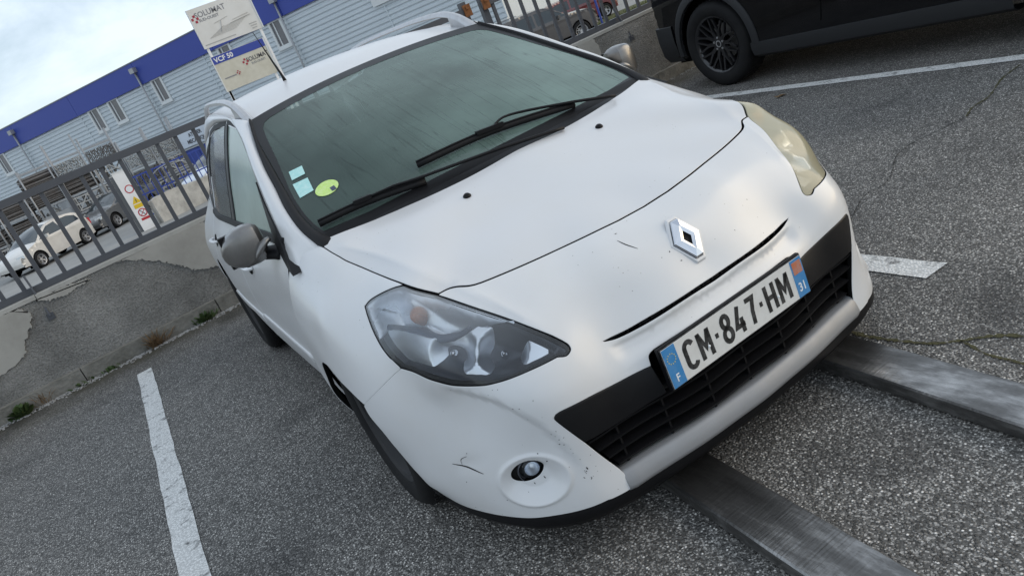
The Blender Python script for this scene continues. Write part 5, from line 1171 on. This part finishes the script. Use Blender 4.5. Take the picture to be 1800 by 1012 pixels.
for s in SGN:
    for yw in (-1.425,1.425):
        V=[];F=[]; N_=28
        for k in range(N_+1):
            a=math.radians(-6+192*k/N_)
            for rr,o in ((.430,-.02),(.432,.016),(.475,.018),(.50,.008),(.503,-.02)):
                y=yw+rr*math.cos(a); z=.37+rr*math.sin(a); V.append((s*bx(y,max(z,.2),o),y,z))
        for k in range(N_):
            for q in range(4): F.append((k*5+q,k*5+q+1,k*5+q+6,k*5+q+5))
        mk('arch_cladding',V,F,M['clad'],bc,True,None,50)
    V=[];F=[]; ys_=np.linspace(-1.02,1.02,12)
    for y in ys_:
        for z,o in ((.335,-.01),(.33,.012),(.28,.018),(.225,.008),(.20,-.03),(.20,-.2)): V.append((s*bx(y,z,o),y,z))
    for k in range(11):
        for q in range(5): F.append((k*6+q,k*6+q+1,k*6+q+7,k*6+q+6))
    mk('sill_cladding',V,F,M['clad'],bc,True,None,40)
    for gy in ((-.255,),(.95,)):
        V=[]; zz=np.linspace(.395,1.06,14)
        for z in zz:
            y=gy[0]-.05*((z-.7)/.3)**2
            V+=[(s*bx(y,z,.0025),y-.004,z),(s*bx(y,z,.0025),y+.004,z)]
        mk('door_gap',V,[(2*i,2*i+1,2*i+3,2*i+2) for i in range(13)],M['dark'],bc)
    rows=[[(s*bx(y,z,o),y,z) for y in np.linspace(-2.19,-1.93,6)] for z,o in ((.62,-.01),(.61,.012),(.48,.016),(.34,.008),(.27,-.04))]
    loft('bumper_cladding',rows,M['clad'],bc,40)
# ================= yard: building =================
BE=Vector((.6122,-.7907,0)); BO=Vector((.84,51.93,0)); BN=Vector((-.7907,-.6122,0))
bld=empty('warehouse',(BO.x,BO.y,-1),math.atan2(BE.y,BE.x),'grey ribbed metal warehouse with blue fascia and small windows','building')
# local: x along facade (towards camera right), -y faces the yard, z up from ground
S0,S1=-32,27; EAVE=7.28; FB=5.94; LOW=1.75
def bbox(nm,x0,x1,y0,y1,z0,z1,mat,par=bld): return MB().box(((x0+x1)/2,(y0+y1)/2,(z0+z1)/2),(x1-x0,y1-y0,z1-z0)).obj(nm,mat,par)
bbox('core',S0,S1,.10,18,0,EAVE-.25,M['sheet'])
wx=[(-11.23,-10.2),(-1.0,0.0),(.88,1.90),(4.92,5.86),(10.47,11.5),(14.35,15.28)]; WZ0,WZ1=4.54,5.94
# ribbed sheets between the openings, real corrugation
def ribs(x0,x1,z0,z1,nm='cladding_sheet'):
    V=[];F=[];z=z0;rows=[]
    pitch=.235
    while z<z1-1e-6:
        for dz,dy in ((0,0.035),(.05,-.02),(.15,-.02),(.20,.035)): 
            if z+dz<=z1: rows.append((z+dz,dy))
        z+=pitch
    rows.append((z1,.035))
    for zz,dy in rows: V+=[(x0,dy,zz),(x1,dy,zz)]
    for i in range(len(rows)-1): F.append((2*i,2*i+1,2*i+3,2*i+2))
    mk(nm,V,F,M['sheet'],bld)
cuts=sorted([S0,-24,-16,-8.0,-1.8,4.45,9.4,15.53,21.24,S1]); 
for a,b in zip(cuts[:-1],cuts[1:]):
    ribs(a+.02,b-.02,LOW,WZ0)
    xs_=[a+.02]+[q for w_ in wx if a<w_[0]<b for q in w_]+[b-.02]
    for i in range(0,len(xs_)-1,2): ribs(xs_[i],xs_[i+1],WZ0,FB)
    bbox('sheet_joint',b-.03,b+.03,-.03,.06,LOW,FB,M['sheet'])
for a,b in wx:
    w_=bbox('window',a+.14,b-.14,.02,.06,WZ0+.14,WZ1-.06,M['shutter'])
    for x0,x1,z0,z1 in ((a,a+.14,WZ0,WZ1),(b-.14,b,WZ0,WZ1),(a+.14,b-.14,WZ0,WZ0+.14),(a+.14,b-.14,WZ1-.06,WZ1)): bbox('window_frame',x0,x1,-.05,.08,z0,z1,M['whiteframe'],w_)
    bbox('mullion',a+.30,a+.37,-.01,.03,WZ0+.14,WZ1-.06,M['whiteframe'],w_)
    bbox('window_sill',a-.05,b+.05,-.12,.05,WZ0-.07,WZ0-.003,M['whiteframe'],w_)
fj=[S0,-26,-20,-14,-8,-1.8,4.4,10.4,15.6,21.2,S1]
for a,b in zip(fj[:-1],fj[1:]): bbox('fascia_panel',a+.012,b-.012,-.14,.10,FB+.004,EAVE-.06,M['blue'])
bbox('parapet_cap',S0,S1,-.17,.25,EAVE-.058,EAVE,M['p_grey'])
for px_ in (-20.4,-8.0,4.42,15.5):
    dp=MB().tube([(px_,-.24,EAVE-.42),(px_,-.24,.1)],.055,10).obj('downpipe',M['galv'],bld,True)
    bbox('hopper',px_-.17,px_+.17,-.42,-.145,EAVE-.62,EAVE-.34,M['galv'],dp)
bbox('base_trim',S0,S1,-.10,.08,LOW-.07,LOW-.003,M['whiteframe'])
x=S0
while x<S1: bbox('base_panel',x+.02,x+1.78,-.02,.09,.02,LOW-.08,M['bluep'] if (3<x<9 and int(x*7)%3) else M['galv']); x+=1.8
bs=bbox('workshop_board',4.5,7.6,-.18,-.12,LOW+.05,LOW+1.02,M['p_white'])
BM=lambda x,y,z:Matrix.Translation((x,y,z))@Matrix.Rotation(math.pi/2,4,'X')
text_obj('board_text','ATELIER',.30,M['inkd'],bs,BM(6.3,-.19,LOW+.66),1,off=.01); text_obj('board_text','MECANIQUE',.30,M['inkd'],bs,BM(6.3,-.19,LOW+.30),1,off=.01)
bbox('wall_board',20.7,22.6,-.14,-.05,4.5,6.2,M['whiteframe'])
# ================= signs =================
def sign_frame(name,x0,x1,z0,z1,y,lab,mat):
    e=empty(name,((x0+x1)/2,y,-1),0,lab,'sign'); w_=x1-x0
    b=MB().box((0,0,(z0+z1)/2+1),(w_,.05,z1-z0)).obj('board',mat,e)
    for s in SGN: MB().box((s*(w_/2-.12),.07,(z0+1)/2),(.08,.08,z0+1)).obj('post',M['pillar'],e)
    for s in SGN: MB().box((s*(w_/2-.02),-.012,(z0+z1)/2+1),(.04,.06,z1-z0)).obj('edge_trim',M['whiteframe'],e)
    return e,b
e1,b1=sign_frame('advertising_board',3.79,5.98,3.72,5.03,27.0,'pale advertising board with grey lettering and machine drawing, above the blue-topped board',M['board'])
SM=lambda x,z,y=-.03:Matrix.Translation((x,y,z+1))@Matrix.Rotation(math.pi/2,4,'X')
text_obj('lettering','SOLUMAT',.25,M['ink'],b1,SM(-.36,4.78),.95,off=.004); text_obj('lettering','SUD-OUEST',.13,M['ink'],b1,SM(-.48,4.60),1.0,off=.003)
def dots(par,x,z,k,mat):
    for dx,dz in ((0,.09),(-.08,0),(.09,-.01),(.02,-.10)): MB().box((x+dx*k,-.034,z+dz*k+1),(.075*k,.006,.075*k)).obj('logo_square',mat,par)
dots(b1,-.93,4.70,1.0,M['inkr'])
dr=MB()
for k in range(7): dr.bar((-.75+k*.09,-.031,4.98+k*.035),(.25+k*.075,-.031,5.02+k*.04),.012,.006)
dr.bar((-.30,-.031,5.05),(-.16,-.031,5.40),.03,.006).bar((-.42,-.031,5.38),(.10,-.031,5.46),.02,.006).bar((.10,-.031,5.22),(.85,-.031,5.28),.05,.006).bar((.2,-.031,5.30),(.80,-.031,5.35),.03,.006).bar((-.75,-.031,4.98),(-.15,-.031,5.22),.012,.006)
dr.obj('machine_drawing',M['inkl'],b1)
for k in range(3): MB().box((.80,-.031,4.98-.08*k),(.28-.05*k,.006,.03)).obj('small_print',M['inkl'],b1)
MB().box((-.45,-.031,4.82),(1.1,.006,.03)).obj('small_print',M['inkl'],b1)
e2,b2=sign_frame('yard_board',3.80,5.78,2.20,3.42,27.0,'weathered cream board with blue top band, on posts below the advertising board',M['board2'])
MB().box((0,-.030,4.28),(1.90,.012,.26)).obj('blue_band',M['blue'],b2)
text_obj('lettering','VCF 50',.22,M['inkw'],b2,SM(-.55,3.27,-.04),1.0,off=.006)
text_obj('lettering','SOLUMAT',.20,M['inkd'],b2,SM(.52,2.92),.9,off=.004); text_obj('lettering','SUD-OUEST',.10,M['ink'],b2,SM(.50,2.77),1.0,off=.002)
dots(b2,.06,2.90,.85,M['inkr']); dots(b2,-.32,2.66,.55,M['inkr'])
MB().box((-.62,-.031,3.62),(.42,.006,.04)).obj('small_print',M['ink'],b2)
# ================= scaffold racks =================
RY=41.5
def rack(x0,x1,top,lab,seed):
    rnd=random.Random(seed); e=empty('scaffold_rack',((x0+x1)/2,RY,-1),0,lab,'rack','stacked scaffold racks in the yard'); cx_=(x0+x1)/2; w_=x1-x0
    lv=int(top/.88); 
    fr=[]
    for xx in (-w_/2+.05,w_/2-.05):
        for yy in (-.55,.55): MB().tube([(xx,yy,0),(xx,yy,top+.25)],.045,6).obj('post',M['galv'],e,True)
    for l in range(lv+1):
        z=.15+l*.88
        for yy in (-.55,.55): MB().box((0,yy,z),(w_,.05,.07)).obj('beam',M['galv'],e)
    for l in range(lv):
        z=.22+l*.88; kind_=rnd.choice('FFFFC') if l<lv-1 else rnd.choice('TE')
        if l==lv-2: kind_=rnd.choice('FTE')
        if kind_=='F':   # nested scaffold frames with diagonal braces
            for q in range(8):
                m=MB(); yy=-.55+q*.28; o_=rnd.uniform(-.06,.06)
                for t in np.linspace(-w_/2+.12,w_/2-.12,3+q%2): m.tube([(t+o_,yy,z-.02),(t+o_,yy,z+.72)],.026,5)
                for zz in (z+.04,z+.36,z+.66): m.bar((-w_/2+.06,yy,zz),(w_/2-.06,yy,zz),.035,.05)
                for u in (-w_/2+.12,0.0):
                    a,b=rnd.choice(((0,1),(1,0))); m.bar((u,yy-.03,z+.04+a*.6),(u+w_/2-.12,yy-.03,z+.04+b*.6),.035,.045)
                m.obj('scaffold_frame',M['frames'] if q%2==0 else M['tubes'],e)
        elif kind_=='T':
            m=MB()
            for q in range(150):
                yy=rnd.uniform(-.5,.5); zz=z+rnd.uniform(0,.66)*(1-abs(yy)*.3); xo=rnd.uniform(-.12,.12)
                m.tube([(-w_/2-.05+xo,yy,zz),(w_/2+xo,yy,zz+rnd.uniform(-.02,.02))],.028,5)
            tag(m.obj('tube_bundle',M['tubes'],e),kind='stuff')
        elif kind_=='E':
            m=MB()
            for q in range(170):
                xx=-w_/2+.12+(q%17)*(w_-.24)/16+rnd.uniform(-.015,.015); zz=z+.03+(q//17)*.066+rnd.uniform(-.012,.012); m.tube([(xx,-.62+rnd.uniform(-.12,.1),zz),(xx+rnd.uniform(-.02,.02),.6,zz)],.030,6)
            tag(m.obj('tube_bundle',M['tubes'] if rnd.random()<.5 else M['frames'],e),kind='stuff')
        else:
            m=MB(); m.box((0,0,z+.02),(w_-.15,.95,.03)).box((0,-.49,z+.2),(w_-.15,.02,.38)).box((-w_/2+.09,0,z+.2),(.02,.95,.38)).box((w_/2-.09,0,z+.2),(.02,.95,.38)); m.obj('crate',M['galv'],e)
            m=MB()
            for q in range(14): m.bar((rnd.uniform(-w_/2+.1,w_/2-.1),rnd.uniform(-.4,.4),z+.1),(rnd.uniform(-w_/2+.1,w_/2-.1),rnd.uniform(-.4,.4),z+rnd.uniform(.3,.7)),.05,.05)
            tag(m.obj('couplers',M['frames'],e),kind='stuff')
    return e
tops=[2.2,3.1,2.7,3.6,4.3,4.0,3.2,3.4]; xs_=[-9.0,-7.4,-5.8,-4.2,-2.7,-1.2,.25,1.6]
labs=['short rack at the far end of the scaffold yard','rack of frames second from the far end of the yard','rack of tubes above the hatchback bonnet','rack with tubes rising above the hatchback roof','tallest rack, piled with scaffold tubes','tall rack of tubes beside the tallest one','rack of crates behind the grey saloon','rack of frames next to the white pillar']
for i,(x_,t_) in enumerate(zip(xs_,tops)): rack(x_,x_+1.42,t_,labs[i],20+i)
# ================= gate pillar, barrier, railing =================
gp=empty('gate_pillar',(-.50,28.75,-1),0,'white gate pillar with warning stickers','pillar')
MB().box((0,0,1.09),(.50,.30,2.18)).obj('box',M['pillar'],gp); MB().box((-.31,.04,1.05),(.11,.26,2.1)).obj('guide_post',M['p_grey'],gp); MB().box((0,0,2.20),(.54,.34,.04)).obj('cap',M['whiteframe'],gp)
GX=lambda x,z:Matrix.Translation((x,-.153,z))@Matrix.Rotation(-math.pi/2,4,'Z')
for z in (1.52,.62):
    MB().lathe([(.115,0),(.115,.004),(.15,.004),(.15,0)],24,GX(.02,z)).obj('red_ring',M['red'],gp); MB().lathe([(.0001,.003),(.114,.003)],24,GX(.02,z)).obj('ring_field',M['platewhite'],gp)
MB().bar((-.04,-.159,.72),(.08,-.159,.52),.025,.004,up=(0,1,0)).obj('figure',M['inkd'],gp); MB().bar((-.08,-.161,.53),(.12,-.161,.71),.02,.004,up=(0,1,0)).obj('red_bar',M['red'],gp)
MB().prism([(-.14,.98),(.18,.98),(.02,1.24)],-.156,-.151).obj('warning_triangle',M['yellow'],gp); MB().box((.02,-.158,1.08),(.025,.004,.12)).obj('exclamation',M['inkd'],gp)
MB().box((.02,-.154,.88),(.32,.006,.14)).obj('yellow_label',M['yellow'],gp); MB().box((.02,-.154,.40),(.30,.006,.09)).obj('red_label',M['red'],gp)
V=[];F=[]; nx,nz=26,8; A_=Vector((-.10,28.75,-1)); B_=Vector((2.9,29.9,-1)); dirb=(B_-A_); nb_=Vector((-dirb.y,dirb.x,0)).normalized(); 
for sgn in (-1,1):
    for j in range(nz+1):
        for i in range(nx+1):
            t=i/nx; q=j/nz; hgt=.86+.05*math.sin(7*t)+.03*random.random(); th=.22-.06*q
            V.append(A_+dirb*t+nb_*sgn*(th+random.uniform(-.012,.012))+Vector((0,0,q*hgt)))
k0=(nx+1)*(nz+1)
for sb_ in (0,k0):
    for j in range(nz):
        for i in range(nx): a=sb_+j*(nx+1)+i; F.append((a,a+1,a+nx+2,a+nx+1))
for i in range(nx): a=nz*(nx+1)+i; F.append((a,a+1,a+1+k0,a+k0))
for j in range(nz):
    for i in (0,nx): a=j*(nx+1)+i; F.append((a,a+nx+1,a+nx+1+k0,a+k0))
tag(mk('concrete_barrier',V,F,M['barrier'],None,True,None,40),'stained pale concrete barrier beside the white gate pillar','barrier')
bf=empty('blue_railing',(-.3,31.2,-1),0,'blue steel railing behind the concrete barrier','railing')
for z in (.25,1.05,1.78): MB().box((2.2,0,z),(4.6,.04,.05)).obj('rail',M['bluep'],bf)
for k in range(21): MB().box((.05+k*.22,0,.92),(.035,.035,1.8)).obj('bar',M['bluep'],bf)
MB().tube([(1.5+.9*math.cos(a),-.05,1.2+.55*math.sin(a)) for a in np.linspace(.2,2.9,14)],.025,6).obj('hoop',M['galv'],bf,True)
yb=MB().tube([(-5.25,22.6,-1),(-5.25,22.6,-.25)],.14,14).obj('bollard',M['yellow'],None,True,40); tag(yb,'yellow bollard standing in the yard beyond the fence','bollard')
# verge and posts on the far right
V=[];mb=MB()
sheet('grass_verge',[(16.9,21.9,-.995),(30,20.5,-.995),(36,25,-.995),(21,30.5,-.995),(17.5,26,-.995)],M['grass'])
for k in range(5200):
    x=random.uniform(17.2,30); y=random.uniform(21.8,27.5); h_=random.uniform(.05,.22); a=random.random()*6.28
    mb.add([(x,y,-1),(x+.03*math.cos(a),y+.03*math.sin(a),-1),(x+.06*math.sin(a),y+.03*math.cos(a),-1+h_)],[(0,1,2)])
tag(mb.obj('verge_grass',M['grass']),'rough yellow-green grass on the verge beyond the fence','grass',kind='stuff')
sheet('verge_kerb',[(16.6,21.6,-.96),(30,20.2,-.96),(30,20.4,-.96),(16.7,21.8,-.96)],M['coping'])
pl_=MB().tube([(19.2,26.4,-1),(19.2,26.4,2.2)],.05,10).obj('post',M['bluep'],None,True,40); tag(pl_,'slim blue post on the verge by the red car','post')
pl_=MB().tube([(22.4,24.6,-1),(22.4,24.6,3.2)],.11,12).obj('post',M['galv'],None,True,40); tag(pl_,'thick grey lamp post standing in the grass verge','post')
for a,b in (((-7.5,21.2),(6,22.6)),((-7.5,25.4),(6,27.0))):
    d=Vector((b[0]-a[0],b[1]-a[1],0)).normalized(); n_=Vector((-d.y,d.x,0))*.04
    sheet('yard_joint',[(a[0]-n_.x,a[1]-n_.y,-.996),(b[0]-n_.x,b[1]-n_.y,-.996),(b[0]+n_.x,b[1]+n_.y,-.996),(a[0]+n_.x,a[1]+n_.y,-.996)],M['crack'])
